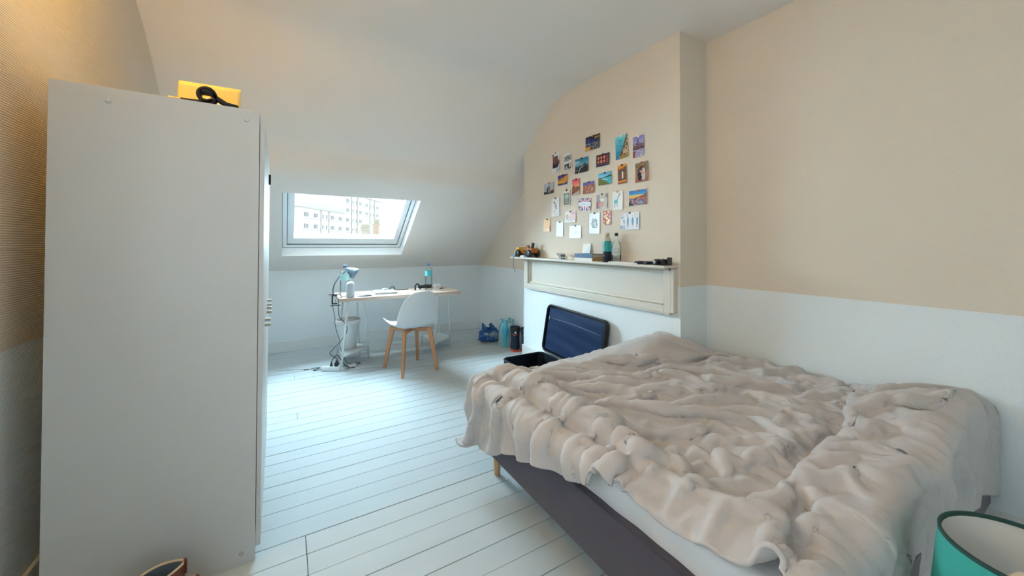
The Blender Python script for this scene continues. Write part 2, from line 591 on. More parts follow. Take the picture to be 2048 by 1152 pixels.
RD = 0.12
win = struct(skframe(WX0, WX1, 0, BL, 0.045, RD, RD + 0.09).obj('window_1', M['winwhite']), 'white roof window in the sloping ceiling above the desk', 'window')
rv = MB()
for (a0, b0, a1, b1) in ((WX0, 0, WX1, 0), (WX1, 0, WX1, BL), (WX1, BL, WX0, BL), (WX0, BL, WX0, 0)):
    rv.add([sk(a0, b0, 0), sk(a1, b1, 0), sk(a1, b1, RD + 0.09), sk(a0, b0, RD + 0.09)], [(0, 1, 2, 3)])
rv.obj('reveal', M['winwhite'], win)
skframe(WX0 + 0.045, WX1 - 0.045, 0.045, BL - 0.045, 0.006, RD + 0.004, RD + 0.08).obj('gasket', M['rubber'], win)
sash = skframe(WX0 + 0.051, WX1 - 0.051, 0.051, BL - 0.051, 0.058, RD + 0.012, RD + 0.085, top=0.085, bot=0.105).obj('sash', M['winwhite'], win)
g_ = MB()
skbox(g_, WX0 + 0.10, WX1 - 0.10, 0.13, BL - 0.15, RD + 0.045, RD + 0.051)
g_.obj('pane', M['glass'], sash)
t_ = skframe(WX0 - 0.0, WX1 + 0.0, -0.0, BL, 0.004, RD - 0.004, RD)
t_.obj('shadow_gap', M['rubber'], win)

# ---------------------------------------------------------------- assumed wall lamp, out of view, above the left end of the wardrobe
sc_ = thing('assumed_wall_lamp', 'assumed small brass wall lamp with warm bulb high on the left wall, unseen', 'lamp', (XL, 1.62, 2.58))
MB().lathe([(0.05, 0), (0.05, 0.012), (0.02, 0.02)], 20, axis=(1, 0, 0)).obj('back_plate', M['brass'], sc_)
MB().tube([(0.01, 0, 0), (0.07, 0, 0), (0.10, 0, 0.02)], 0.008).obj('arm', M['brass'], sc_)
MB().lathe([(0.016, 0.0), (0.03, 0.03), (0.03, 0.05), (0.018, 0.075), (0.0, 0.08)], 16, c=(0.10, 0, 0.02), cap1=False).obj(
    'bulb', mat('lit_bulb', (1, 0.8, 0.5), 0.4, emit=((1.0, 0.62, 0.22), 3.0)), sc_)
add_light('assumed_lamp_glow', 'POINT', (XL + 0.14, 1.80, 2.62), (0, 1.7, 0), 9.0, (1.0, 0.56, 0.05), shadow_soft_size=0.05)  # warm glow of the assumed, unseen lamp

# added fill light for the far end, housed in an invented lantern overhead
ln_ = thing('fill_lantern', 'added round wire lantern above the camera, housing an invented fill light', 'lamp', (0.75, 0.75, ZC))
MB().lathe([(0.045, -0.02), (0.045, 0.0)], 20).obj('ceiling_rose', M['winwhite'], ln_)
MB().tube([(0, 0, -0.02), (0, 0, -0.20)], 0.004, 6).obj('flex', M['winwhite'], ln_)
for k_ in range(9):
    a_ = math.pi * (k_ + 1) / 10
    MB().tube([(0.185 * math.sin(a_) * math.cos(t_ * math.pi / 12), 0.185 * math.sin(a_) * math.sin(t_ * math.pi / 12), -0.36 + 0.185 * math.cos(a_)) for t_ in range(25)], 0.002, 5, caps=False).obj('wire_hoop', M['winwhite'], ln_)
add_light('added_fill_light', 'POINT', (0.75, 0.75, ZC - 0.36), (0, 0, 0), 3.0, (1.0, 0.96, 0.93), shadow_soft_size=0.17)  # added to brighten the dim far end, unseen source

# ---------------------------------------------------------------- wardrobe
wd = thing('wardrobe', 'tall white wardrobe standing against the left wall', 'wardrobe', (-0.075, 1.836, 0), math.radians(0.9))
WDX, WDY, WDZ = 0.592, 1.17, 1.805       # depth, width, height
MB().box(-WDX, -0.018, 0, 0.016, 0, WDZ, bev=0.001).obj('side_panel', M['wardrobe'], wd)
MB().box(-WDX, -0.018, WDY - 0.016, WDY, 0, WDZ, bev=0.001).obj('side_panel', M['wardrobe'], wd)
MB().box(-WDX + 0.004, -0.02, 0.016, WDY - 0.016, WDZ - 0.02, WDZ - 0.002).obj('top_panel', M['wardrobe'], wd)
MB().box(-WDX + 0.004, -0.02, 0.016, WDY - 0.016, 0.05, 0.066).obj('bottom_panel', M['wardrobe'], wd)
MB().box(-0.03, -0.02, 0.016, WDY - 0.016, 0, 0.05).obj('plinth', M['wardrobe'], wd)
MB().box(-WDX + 0.002, -WDX + 0.006, 0.016, WDY - 0.016, 0.05, WDZ).obj('back_panel', M['wardrobe'], wd)
dw = WDY / 3
for i in range(3):
    d = MB().box(-0.016, 0, i * dw + 0.0015, (i + 1) * dw - 0.0015, 0.055, WDZ - 0.02, bev=0.001).obj('door', M['wardrobe'], wd)
    hy, hz = ((i + 1) * dw - 0.05, 0.90) if i != 2 else (i * dw + 0.04, 0.93)
    MB().box(0, 0.024, hy - 0.015, hy + 0.015, hz - 0.03, hz - 0.018, bev=0.002).box(0, 0.024, hy - 0.015, hy + 0.015, hz - 0.006, hz + 0.006, bev=0.002).obj('handle', M['handle'], d)
MB().box(0.0, 0.012, 2 * dw + 0.07, 2 * dw + 0.085, 1.62, 1.68, bev=0.003).obj('hook', M['black'], wd)
for x, z in ((-0.452, WDZ - 0.047), (-0.063, WDZ - 0.045), (-0.062, 0.045)):
    MB().lathe([(0.0075, 0), (0.0075, 0.002), (0.005, 0.0025), (0.003, 0.001), (0.0, 0.001)], 16, c=(x, 0, z), axis=(0, -1, 0), cap1=False).obj('screw', M['steel'], wd)

# things lying on top of the wardrobe
yf = thing('folder', 'open yellow card folder with raised flap on the wardrobe top', 'folder', (-0.278, 1.955, 1.805), math.radians(-3))
MB().grid(lambda u, v: (-0.10 + 0.205 * u + 0.006 * math.sin(9 * u), 0.02 + 0.02 * v, 0.006 + 0.118 * v), 10, 6).obj('raised_flap', M['yellow'], yf)
MB().box(-0.105, 0.10, -0.07, 0.03, 0.0075, 0.0105).box(-0.10, 0.105, -0.06, 0.032, 0.012, 0.015).obj('folder_leaf', M['yellow'], yf)
MB().grid(lambda u, v: (-0.01 + 0.112 * u, 0.008 + 0.018 * v, 0.016 + 0.05 * v * (1 - 0.45 * u) + 0.004 * math.sin(6 * u)), 8, 4).obj('loose_sheet', M['paper'], yf)
MB().grid(lambda u, v: (-0.105 + 0.09 * u, -0.075 + 0.07 * v, 0.017 + 0.014 * math.sin(math.pi * v) * (1 - u)), 8, 6).obj('curled_leaf', M['yellow'], yf)
for ch in yf.children:
    md = ch.modifiers.new('thickness', 'SOLIDIFY')
    md.thickness = 0.0012
tag(MB().prism([(-0.11, -0.05), (0.075, -0.05), (0.085, -0.03), (0.08, 0.05), (-0.11, 0.05)], 0, 0.006).xf(
    Matrix.Translation((-0.27, 1.93, 1.805)) @ Matrix.Rotation(math.radians(-5), 4, 'Z')).obj('booklet', M['teal']),
    'thin teal booklet under the yellow folder on the wardrobe', 'booklet')
roll = MB()
pth = [(0.02 + 0.020 * math.cos(a) * (1 - 0.09 * a / 3), 0.0, 0.030 + 0.020 * math.sin(a) * (1 - 0.09 * a / 3)) for a in [x * 0.35 for x in range(-4, 17)]]
pth = [(-0.055, 0, 0.004), (-0.03, 0, 0.004), (0.0, 0, 0.006)] + pth
pth2 = [(0.0, 0, 0.052), (0.03, 0, 0.050), (0.055, 0, 0.030), (0.085, 0, 0.012), (0.12, 0, 0.006)]
for P_ in (pth, [(-0.0, 0, 0.05)] + pth2[1:]):
    n_ = len(P_)
    roll.grid(lambda u, v, P_=P_, n_=n_: (P_[round(u * (n_ - 1))][0], -0.02 + 0.04 * v, P_[round(u * (n_ - 1))][2]), n_ - 1, 2)
roll.xf(Matrix.Translation((-0.285, 1.860, 1.809)))
ro = roll.obj('rolled_belt', M['blackcloth'])
ro.modifiers.new('thickness', 'SOLIDIFY').thickness = 0.013
tag(ro, 'black rolled cloth strap in front of the yellow folder', 'strap')

# ---------------------------------------------------------------- shoes in front of the wardrobe
def shoe(loc, rz, label):
    t = thing('shoe', label, 'shoe', loc, rz, 'brown leather shoes on the floor by the wardrobe')
    # sole outline, toe at +x
    out = []
    for i in range(28):
        a = 2 * math.pi * i / 28
        x = 0.135 * math.cos(a)
        wd_ = 0.044 + 0.008 * math.cos(a) - 0.006 * math.cos(2 * a)
        out.append((x, wd_ * math.sin(a)))
    MB().prism(out, 0.0, 0.022).obj('sole', M['cream'], t)
    # upper: rings rising from the sole to the collar
    rings = [(0.022, 1.0, 1.0, 0.0), (0.05, 0.98, 0.98, -0.004), (0.08, 0.80, 0.92, -0.022), (0.105, 0.60, 0.88, -0.045), (0.13, 0.50, 0.86, -0.058), (0.150, 0.50, 0.90, -0.06)]
    vs, fs = [], []
    for z, sx, sy, ox in rings:
        vs += [(x * sx + ox, y * sy, z + 0.016 * max(0, z - 0.08) / 0.07 * (0.5 - 0.5 * x / 0.135)) for x, y in out]
    n_ = 28
    for k in range(len(rings) - 1):
        fs += [(k * n_ + i, k * n_ + (i + 1) % n_, (k + 1) * n_ + (i + 1) % n_, (k + 1) * n_ + i) for i in range(n_)]
    u_ = MB().add(vs, fs, 0, True).obj('upper', M['leather'], t)
    u_.modifiers.new('thickness', 'SOLIDIFY').thickness = -0.004
    li = MB()
    ring = [(x * 0.47 - 0.06, y * 0.84, 0.149 + 0.016 * (0.5 - 0.5 * x / 0.135)) for x, y in out]
    low = [(x * 0.42 - 0.055, y * 0.74, 0.06) for x, y in out]
    li.add(ring + low, [(i, n_ + i, n_ + (i + 1) % n_, (i + 1) % n_) for i in range(n_)] + [tuple(range(n_, 2 * n_))], 0, True)
    li.obj('lining', M['lining'], t)
    MB().tube([(x * 0.50 - 0.06, y * 0.90, 0.152 + 0.016 * (0.5 - 0.5 * x / 0.135)) for x, y in out + out[:1]], 0.0042, 6, caps=False).obj('collar_edge', M['cream'], t)
    MB().grid(lambda u, v: (-0.005 + 0.03 * v + 0.012 * u * 0, -0.026 + 0.052 * u, 0.13 + 0.055 * (1 - v) * (1 - 0.3 * (2 * u - 1) ** 2) - 0.02 * v), 6, 5).obj('tongue', M['leather'], t)
    MB().box(-0.135, -0.125, -0.010, 0.010, 0.13, 0.172, bev=0.002).obj('heel_tab', M['leather'], t)
    for k in range(4):
        x = 0.012 + 0.016 * k
        MB().tube([(x, -0.03, 0.118 - 0.014 * k), (x + 0.006, 0, 0.128 - 0.015 * k), (x, 0.03, 0.118 - 0.014 * k)], 0.0028, 6).obj('lace', M['cream'], t)
    return t


shoe((-0.415, 1.690, 0), math.radians(190), 'red brown leather shoe touching the wardrobe side at the frame bottom')
shoe((-0.36, 1.565, 0), math.radians(200), 'red brown leather shoe nearer the camera of the pair by the wardrobe')

# ---------------------------------------------------------------- bed
BX0, BX1, BY0, BY1, MT = 0.94, 2.63, 0.34, 1.92, 0.47
bed = thing('bed', 'upholstered plum grey bed frame with beech legs and white sheeted mattress', 'bed', (BX0, BY0, 0))
LX, LY = BX1 - BX0, BY1 - BY0
MB().box(0, 0.04, 0, LY, 0.15, 0.365, bev=0.006).obj('foot_rail', M['rail'], bed)
MB().box(0.04, LX, LY - 0.04, LY, 0.15, 0.365, bev=0.006).obj('side_rail', M['rail'], bed)
MB().box(0.04, LX, 0, 0.04, 0.15, 0.365, bev=0.006).obj('side_rail', M['rail'], bed)
MB().box(0.04, LX, 0.04, LY - 0.04, 0.22, 0.25).obj('slat_base', M['mattress'], bed)
for x, y in ((0.07, LY - 0.09), (0.07, 0.09), (LX - 0.08, LY - 0.09), (LX - 0.08, 0.09)):
    MB().lathe([(0.013, 0), (0.016, 0.004), (0.024, 0.15), (0.024, 0.16)], 18, c=(x, y, 0)).obj('leg', M['bedleg'], bed)
mt = MB().box(0.05, LX - 0.01, 0.05, LY - 0.05, 0.252, MT - 0.02, bev=0.03).obj('mattress', M['mattress'], bed)
# fitted sheet: slightly loose skin over the mattress
def sheet_fn(u, v):
    y = 0.03 + (LY - 0.06) * u
    s = v * 0.50
    wob = 0.004 * math.sin(17 * y + 3 * s) + 0.003 * math.sin(41 * y)
    if s < 0.17:
        return (0.030 + wob * 0.5, y, 0.335 + s * 0.62 + 0.0 * wob)
    if s < 0.24:
        a = (s - 0.17) / 0.07 * math.pi / 2
        return (0.065 - 0.035 * math.cos(a), y, 0.4404 + 0.035 * math.sin(a))
    return (0.065 + (s - 0.24) * 5.9, y, 0.4754 + wob * 0.3)
MB().grid(sheet_fn, 90, 40).obj('fitted_sheet', M['sheet'], mt)

# ---- duvet: a small cloth simulation over the mattress and stuffing
def vnoise(x, y, seed, f):
    r_ = np.random.RandomState(seed)
    T = r_.rand(64, 64)
    xi, yi = x * f + 17.3, y * f + 9.1
    i, j = np.floor(xi).astype(int), np.floor(yi).astype(int)
    a, b = xi - i, yi - j
    a, b = a * a * (3 - 2 * a), b * b * (3 - 2 * b)
    i0, i1, j0, j1 = i % 64, (i + 1) % 64, j % 64, (j + 1) % 64
    return (T[i0, j0] * (1 - a) * (1 - b) + T[i1, j0] * a * (1 - b) + T[i0, j1] * (1 - a) * b + T[i1, j1] * a * b) - 0.5


def gauss(x, y, cx, cy, sx, sy, rot=0.0):
    c, s = math.cos(rot), math.sin(rot)
    dx, dy = x - cx, y - cy
    a, b = dx * c + dy * s, -dx * s + dy * c
    return np.exp(-(a / sx) ** 2 - (b / sy) ** 2)


def seg_dist(x, y, p, q):
    px, py = p
    dx, dy = q[0] - px, q[1] - py
    t = np.clip(((x - px) * dx + (y - py) * dy) / (dx * dx + dy * dy), 0, 1)
    return np.hypot(x - px - t * dx, y - py - t * dy)


def stuffing(x, y):
    """height of mattress plus the filling of the duvet"""
    h = MT + 0.035 + 0.05 * vnoise(x, y, 5, 2.4) + 0.02 * vnoise(x, y, 6, 6.0)
    h += 0.075 * gauss(x, y, 1.06, 1.40, 0.10, 0.45)           # roll along the foot
    h += 0.055 * gauss(x, y, 1.02, 0.75, 0.10, 0.35)
    h += 0.11 * gauss(x, y, 2.12, 1.72, 0.38, 0.22, 0.1)                 # pillow by the chimney
    h += 0.13 * gauss(x, y, 2.25, 0.42, 0.40, 0.26, 0.2)                 # pillow by the near wall
    h += 0.06 * gauss(x, y, 1.55, 0.40, 0.25, 0.16)
    h -= 0.035 * gauss(x, y, 2.45, 1.05, 0.3, 0.35)
    for p, q, d, s in (((1.21, 1.85), (1.20, 1.25), 0.04, 0.035), ((1.20, 1.25), (1.28, 0.75), 0.035, 0.035),
                       ((1.75, 1.55), (2.4, 1.42), 0.06, 0.05), ((1.3, 0.62), (1.9, 0.62), 0.05, 0.04),
                       ((1.9, 0.62), (2.3, 0.75), 0.045, 0.05), ((1.30, 0.50), (1.02, 0.42), 0.05, 0.03),
                       ((1.5, 1.2), (2.2, 0.95), 0.035, 0.05), ((2.38, 0.30), (2.12, 0.45), 0.05, 0.03)):
        h -= d * np.exp(-(seg_dist(x, y, p, q) / s) ** 2)
    return np.maximum(h, MT + 0.03)


def make_duvet():
    NX, NY = 104, 99
    u, v = np.meshgrid(np.linspace(0, 1, NX), np.linspace(0, 1, NY), indexing='ij')
    y = 0.0 + (2.02 - 0.0) * v
    # how far the edge hangs over the foot rail, more at the far corner
    xl = np.interp(y, [0.0, 0.45, 0.72, 0.80, 0.95, 1.05, 1.30, 1.60, 1.90, 2.0], [0.95, 0.925, 0.88, 0.905, 0.865, 0.83, 0.77, 0.68, 0.57, 0.54])
    xr = np.interp(y, [1.40, 1.62], [2.63, 2.325])
    x = xl + (xr - xl) * u
    P = np.stack([x, y, stuffing(x, y) + 0.03], -1)
    P[..., 2] += 0.05 * vnoise(x, y, 8, 11) + 0.03 * vnoise(x, y, 9, 23)
    P[..., 0] += 0.02 * vnoise(x, y, 18, 9)
    P[..., 1] += 0.02 * vnoise(x, y, 19, 9)
    rest_u = np.diff(x, axis=0) * np.where(x[:-1] > 1.0, 1.20, 1.03)
    rest_v = np.diff(y, axis=1) * np.where((y[:, :-1] > 0.37) & (y[:, :-1] < 1.87), 1.24, 1.0)
    dg = np.sqrt(rest_u[:, :-1] ** 2 + rest_v[:-1, :] ** 2)
    V = np.zeros_like(P)
    pin = np.ones((NX, NY, 1))
    pin[-1] = 0.0
    # seams held in place so that the slack of the cover stays on the bed
    jn = int(np.argmin(np.abs(y[0] - 0.37)))
    jf = int(np.argmin(np.abs(y[0] - 1.86)))
    ic = np.argmin(np.abs(x - 1.03), axis=0)
    jj_ = np.arange(NY)
    PX0, PY0 = P[ic, jj_, 0].copy(), (P[:, jn, 1].copy(), P[:, jf, 1].copy())

    def pull(A, B, rest, k):
        d = B - A
        l = np.linalg.norm(d, axis=-1, keepdims=True) + 1e-9
        return d * (k * 0.5 * (l - rest[..., None]) / l)

    for it in range(190):
        V *= 0.94
        V[..., 2] -= 0.00035
        Q = P + V
        for sub in range(7):
            D = np.zeros_like(Q)
            W = np.full((NX, NY, 1), 1e-3)
            c = pull(Q[:-1], Q[1:], rest_u, 1.0)
            D[:-1] += c; D[1:] -= c; W[:-1] += 1; W[1:] += 1
            c = pull(Q[:, :-1], Q[:, 1:], rest_v, 1.0)
            D[:, :-1] += c; D[:, 1:] -= c; W[:, :-1] += 1; W[:, 1:] += 1
            c = pull(Q[:-1, :-1], Q[1:, 1:], dg, 0.5)
            D[:-1, :-1] += c; D[1:, 1:] -= c; W[:-1, :-1] += .5; W[1:, 1:] += .5
            c = pull(Q[1:, :-1], Q[:-1, 1:], dg, 0.5)
            D[1:, :-1] += c; D[:-1, 1:] -= c; W[1:, :-1] += .5; W[:-1, 1:] += .5
            c = pull(Q[:-3], Q[3:], rest_u[:-2] + rest_u[1:-1] + rest_u[2:], 0.03)
            D[:-3] += c; D[3:] -= c
            c = pull(Q[:, :-3], Q[:, 3:], rest_v[:, :-2] + rest_v[:, 1:-1] + rest_v[:, 2:], 0.03)
            D[:, :-3] += c; D[:, 3:] -= c
            Q += D / W * 1.4 * pin
            Q[ic, jj_, 0] = PX0
            Q[:, jn, 1] = PY0[0]
            Q[:, jf, 1] = PY0[1]
            if sub in (0, 6):
                H = stuffing(Q[..., 0], Q[..., 1])
            inside = (Q[..., 0] > 0.905) & (Q[..., 1] < 1.95) & (Q[..., 1] > 0.315)
            pen = inside & (Q[..., 2] < H)
            side_ = pen & (Q[..., 0] < 0.965) & (Q[..., 2] < 0.50)
            far_ = pen & ~side_ & (Q[..., 1] > 1.90) & (Q[..., 2] < 0.50)
            near_ = pen & ~side_ & (Q[..., 1] < 0.36) & (Q[..., 2] < 0.50)
            top_ = pen & ~side_ & ~far_ & ~near_
            Q[..., 1] = np.where(near_, 0.315, Q[..., 1])
            Q[..., 2] = np.where(top_, H, Q[..., 2])
            Q[..., 0] = np.where(side_, 0.905, Q[..., 0])
            Q[..., 1] = np.where(far_, 1.95, Q[..., 1])
            Q[..., 0] = np.where(Q[..., 1] > 1.615, np.minimum(Q[..., 0], 2.335), Q[..., 0])
            Q[..., 2] = np.maximum(Q[..., 2], 0.17)
            Q[..., 0] = np.minimum(Q[..., 0], 2.645)
        V = Q - P
        V[..., :2] *= np.where(top_, 0.12, 1.0)[..., None]
        P = Q
    # the part hanging over the near side falls in plain soft folds
    s_ = np.clip(0.46 - y, 0, None)
    ang = np.clip((s_ - 0.06) / 0.07, 0, 1) * math.pi / 2
    yy_ = 0.46 - np.minimum(s_, 0.06) - 0.065 * np.sin(ang) + 0.014 * np.sin(x * 21 + 2 * np.sin(x * 6)) * np.clip((s_ - 0.08) / 0.1, 0, 1)
    zz_ = stuffing(x, y * 0 + 0.46) + 0.02 - 0.05 * (1 - np.cos(ang)) - np.clip(s_ - 0.13, 0, None)
    near_w = np.clip((0.45 - y) / 0.07, 0, 1)
    near_w = (near_w * near_w * (3 - 2 * near_w))[..., None]
    P = P * (1 - near_w) + np.stack([np.maximum(P[..., 0], xl), yy_, zz_], -1) * near_w
    for _ in range(1):
        A = P.copy()
        A[1:-1, 1:-1] = (P[:-2, 1:-1] + P[2:, 1:-1] + P[1:-1, :-2] + P[1:-1, 2:]) / 4
        P = P * 0.6 + A * 0.4
    # upsample the sheet and add the small creases of washed cotton
    K = 3

    def upsample(A, axis):
        n_ = A.shape[axis]
        t = np.linspace(0, n_ - 1, (n_ - 1) * K + 1)
        i = np.clip(np.floor(t).astype(int), 0, n_ - 2)
        f = (t - i).reshape([-1 if a_ == axis else 1 for a_ in range(A.ndim)])
        g = lambda o: np.take(A, np.clip(i + o, 0, n_ - 1), axis)
        p0, p1, p2, p3 = g(-1), g(0), g(1), g(2)
        return 0.5 * (2 * p1 + (p2 - p0) * f + (2 * p0 - 5 * p1 + 4 * p2 - p3) * f ** 2 + (3 * p1 - p0 - 3 * p2 + p3) * f ** 3)

    F = upsample(upsample(P, 0), 1)
    UX = upsample(upsample(x, 0), 1)
    UY = upsample(upsample(y, 0), 1)
    du = np.gradient(F, axis=0)
    dvv = np.gradient(F, axis=1)
    N = np.cross(du, dvv)
    N /= np.linalg.norm(N, axis=-1, keepdims=True) + 1e-9
    wx = UX + 0.10 * vnoise(UX, UY, 31, 5) + 0.03 * vnoise(UX, UY, 32, 14)
    wy = UY + 0.10 * vnoise(UX, UY, 33, 5) + 0.03 * vnoise(UX, UY, 34, 14)
    ridge = lambda a, b, s, f: 1 - np.minimum(1, np.abs(vnoise(a, b, s, f)) * 3.4)
    hang = np.clip((1.22 - UX) / 0.16, 0, 1)
    flat_ = np.clip((UX - 1.75) / 0.3, 0, 1) * np.clip((UY - 1.35) / 0.2, 0, 1)
    amp = 0.35 + 0.9 * np.clip(vnoise(UX, UY, 41, 2.2) + 0.45, 0, 1)
    d = 0.016 * ridge(wx * 0.6, wy, 35, 6.0) + 0.011 * ridge(wx * 0.7, wy, 36, 12) + 0.006 * ridge(wx * 0.7, wy, 37, 24)
    d2 = 0.020 * ridge(wx * 0.28 + 3, wy, 38, 8.5) + 0.011 * ridge(wx * 0.3, wy, 39, 19) + 0.003 * ridge(wx, wy, 37, 30)
    d = (d * (1 - hang) + d2 * hang) * amp * (1 - 0.65 * flat_)
    # the tuck along the foot of the bed and a few long deep creases
    fx = 0.985 + 0.03 * vnoise(UX * 0 + 2.0, UY, 51, 4)
    band = np.clip((UY - 0.80) / 0.12, 0, 1) * np.clip((1.90 - UY) / 0.08, 0, 1)
    d -= band * 0.045 * np.exp(-((UX - fx) / 0.020) ** 2)
    d += band * 0.030 * np.exp(-((UX - fx + 0.11) / 0.07) ** 2)
    d += band * 0.022 * np.exp(-((UX - fx - 0.075) / 0.05) ** 2)
    for p_, q_, dep, wid in (((1.30, 0.52), (1.00, 0.43), 0.05, 0.018), ((1.30, 0.52), (1.34, 0.66), 0.035, 0.015), ((2.40, 0.33), (2.16, 0.50), 0.05, 0.018),
                             ((2.16, 0.50), (2.02, 0.46), 0.035, 0.016), ((1.20, 1.86), (1.17, 1.45), 0.03, 0.014), ((1.36, 0.76), (1.95, 0.60), 0.035, 0.018),
                             ((1.45, 1.30), (1.75, 1.10), 0.025, 0.014), ((1.75, 1.10), (2.25, 1.02), 0.025, 0.014), ((1.70, 1.58), (2.2, 1.50), 0.03, 0.016),
                             ((1.95, 0.60), (2.35, 0.78), 0.035, 0.018), ((1.55, 0.95), (1.62, 0.75), 0.025, 0.014)):
        sd_ = seg_dist(wx, wy, p_, q_)
        d += 0.35 * dep * (0.65 * np.exp(-((sd_ - 2.4 * wid) / (1.6 * wid)) ** 2) - np.exp(-(sd_ / wid) ** 2))
    F += N * (0.75 * d)[..., None]
    return F, F.shape[0], F.shape[1]


DP, NX, NY = make_duvet()
me = bpy.data.meshes.new('duvet')
ii, jj = np.meshgrid(np.arange(NX - 1), np.arange(NY - 1), indexing='ij')
b0 = (ii * NY + jj).ravel()
fq = np.stack([b0, b0 + NY, b0 + NY + 1, b0 + 1], -1)
me.vertices.add(NX * NY)
me.vertices.foreach_set('co', DP.reshape(-1).astype(np.float32))
me.loops.add(fq.size)
me.loops.foreach_set('vertex_index', fq.ravel().astype(np.int32))
me.polygons.add(len(fq))
me.polygons.foreach_set('loop_start', np.arange(0, fq.size, 4, dtype=np.int32))
me.materials.append(M['duvet'])
me.update(calc_edges=True)
me.polygons.foreach_set('use_smooth', [True] * len(me.polygons))
dv = thing('duvet', 'rumpled grey taupe duvet spread over the bed and hanging over its foot', 'duvet', (1.7, 1.1, MT))
do = link('duvet_cover', me, dv)
do.location = (-1.7, -1.1, -MT)
md = do.modifiers.new('thickness', 'SOLIDIFY')
md.thickness = 0.012
md.offset = -1

# ---------------------------------------------------------------- desk on two trestles
DZ = 0.714
dt = tag(MB().box(0.468, 1.765, 4.10, 4.66, DZ - 0.034, DZ, bev=0.002).obj('desk', M['desk']),
         'pale beech desk top lying on two white trestles under the skylight', 'desk')


def trestle(loc, label, rz=0.0):
    t = thing('trestle', label, 'trestle', loc, rz, 'white metal trestles under the desk top')
    top = DZ - 0.036
    feet = [(-0.145, -0.26), (0.17, 0.02), (-0.125, 0.25), (0.11, 0.25)]
    heads = [(-0.075, -0.215), (0.10, -0.06), (-0.075, 0.19), (0.07, 0.19)]
    for (fx, fy), (hx, hy) in zip(feet, heads):
        lg = MB().tube([(hx, hy, top), (fx, fy, 0.006)], 0.010, 10).obj('leg', M['whitemetal'], t)
        MB().lathe([(0.012, 0), (0.012, 0.012)], 10, c=(fx, fy, 0)).obj('foot_cap', M['whiteplastic'], lg)
    MB().box(-0.09, 0.11, -0.235, 0.21, top - 0.012, top, bev=0.003).obj('top_plate', M['whitemetal'], t)
    sp = []
    for (fx, fy), (hx, hy) in zip(feet, heads):
        k = (0.125 - 0.006) / (top - 0.006)
        sp.append((fx + (hx - fx) * k, fy + (hy - fy) * k))
    MB().prism([sp[0], sp[1], sp[3], sp[2]], 0.118, 0.128).obj('shelf', M['whitemetal'], t)
    return t


trestle((0.632, 4.37, 0), 'white metal trestle at the lamp end of the desk, bin on its shelf')
trestle((1.60, 4.395, 0), 'white metal trestle at the empty right end of the desk')

# ---------------------------------------------------------------- chair
ch = thing('chair', 'white moulded shell chair with splayed beech legs facing the desk', 'chair', (1.102, 3.82, 0), math.radians(10.5))
cl = [(0.235, 0.425), (0.215, 0.447), (0.16, 0.452), (0.08, 0.440), (0.0, 0.430), (-0.08, 0.428), (-0.145, 0.438), (-0.185, 0.470), (-0.205, 0.52),
      (-0.222, 0.58), (-0.240, 0.65), (-0.258, 0.72), (-0.272, 0.77), (-0.280, 0.795), (-0.284, 0.808)]
hw = [0.175, 0.205, 0.222, 0.232, 0.235, 0.235, 0.232, 0.226, 0.222, 0.215, 0.200, 0.172, 0.138, 0.105, 0.055]


def shell(u, v):
    t = v * (len(cl) - 1)
    i = min(int(t), len(cl) - 2)
    f = t - i
    y, z, wv_ = [a + (b - a) * f for a, b in ((cl[i][0], cl[i + 1][0]), (cl[i][1], cl[i + 1][1]), (hw[i], hw[i + 1]))]
    s = 2 * u - 1
    b = min(1, max(0, (t - 5.5) / 3.0))
    return (s * wv_, y + b * 0.065 * s * s * (wv_ / 0.22), z + (1 - b) * 0.045 * s ** 4 + (1 - b) * 0.012 * s * s)


so = MB().grid(shell, 20, 42).obj('seat_shell', M['chairwhite'], ch)
so.modifiers.new('thickness', 'SOLIDIFY').thickness = 0.007
so.modifiers.new('smooth', 'SUBSURF').levels = 1
for sx, sy in ((-1, -1), (1, -1), (-1, 1), (1, 1)):
    MB().quadbox((sx * 0.135, sy * 0.135 - 0.0, 0.418), (sx * 0.185, sy * 0.208, 0.0), 0.046, 0.026, 0.030, 0.022, ref=(sy, -sx, 0)).obj('leg', M['chairleg'], ch)
MB().quadbox((-0.14, -0.14, 0.40), (0.14, 0.14, 0.40), 0.022, 0.022, 0.036, 0.036).obj('cross_rail', M['chairleg'], ch)
MB().quadbox((0.14, -0.14, 0.40), (-0.14, 0.14, 0.40), 0.022, 0.022, 0.034, 0.034).obj('cross_rail', M['chairleg'], ch)
MB().box(-0.05, 0.05, -0.05, 0.05, 0.414, 0.426, bev=0.003).obj('mount_plate', M['black'], ch)


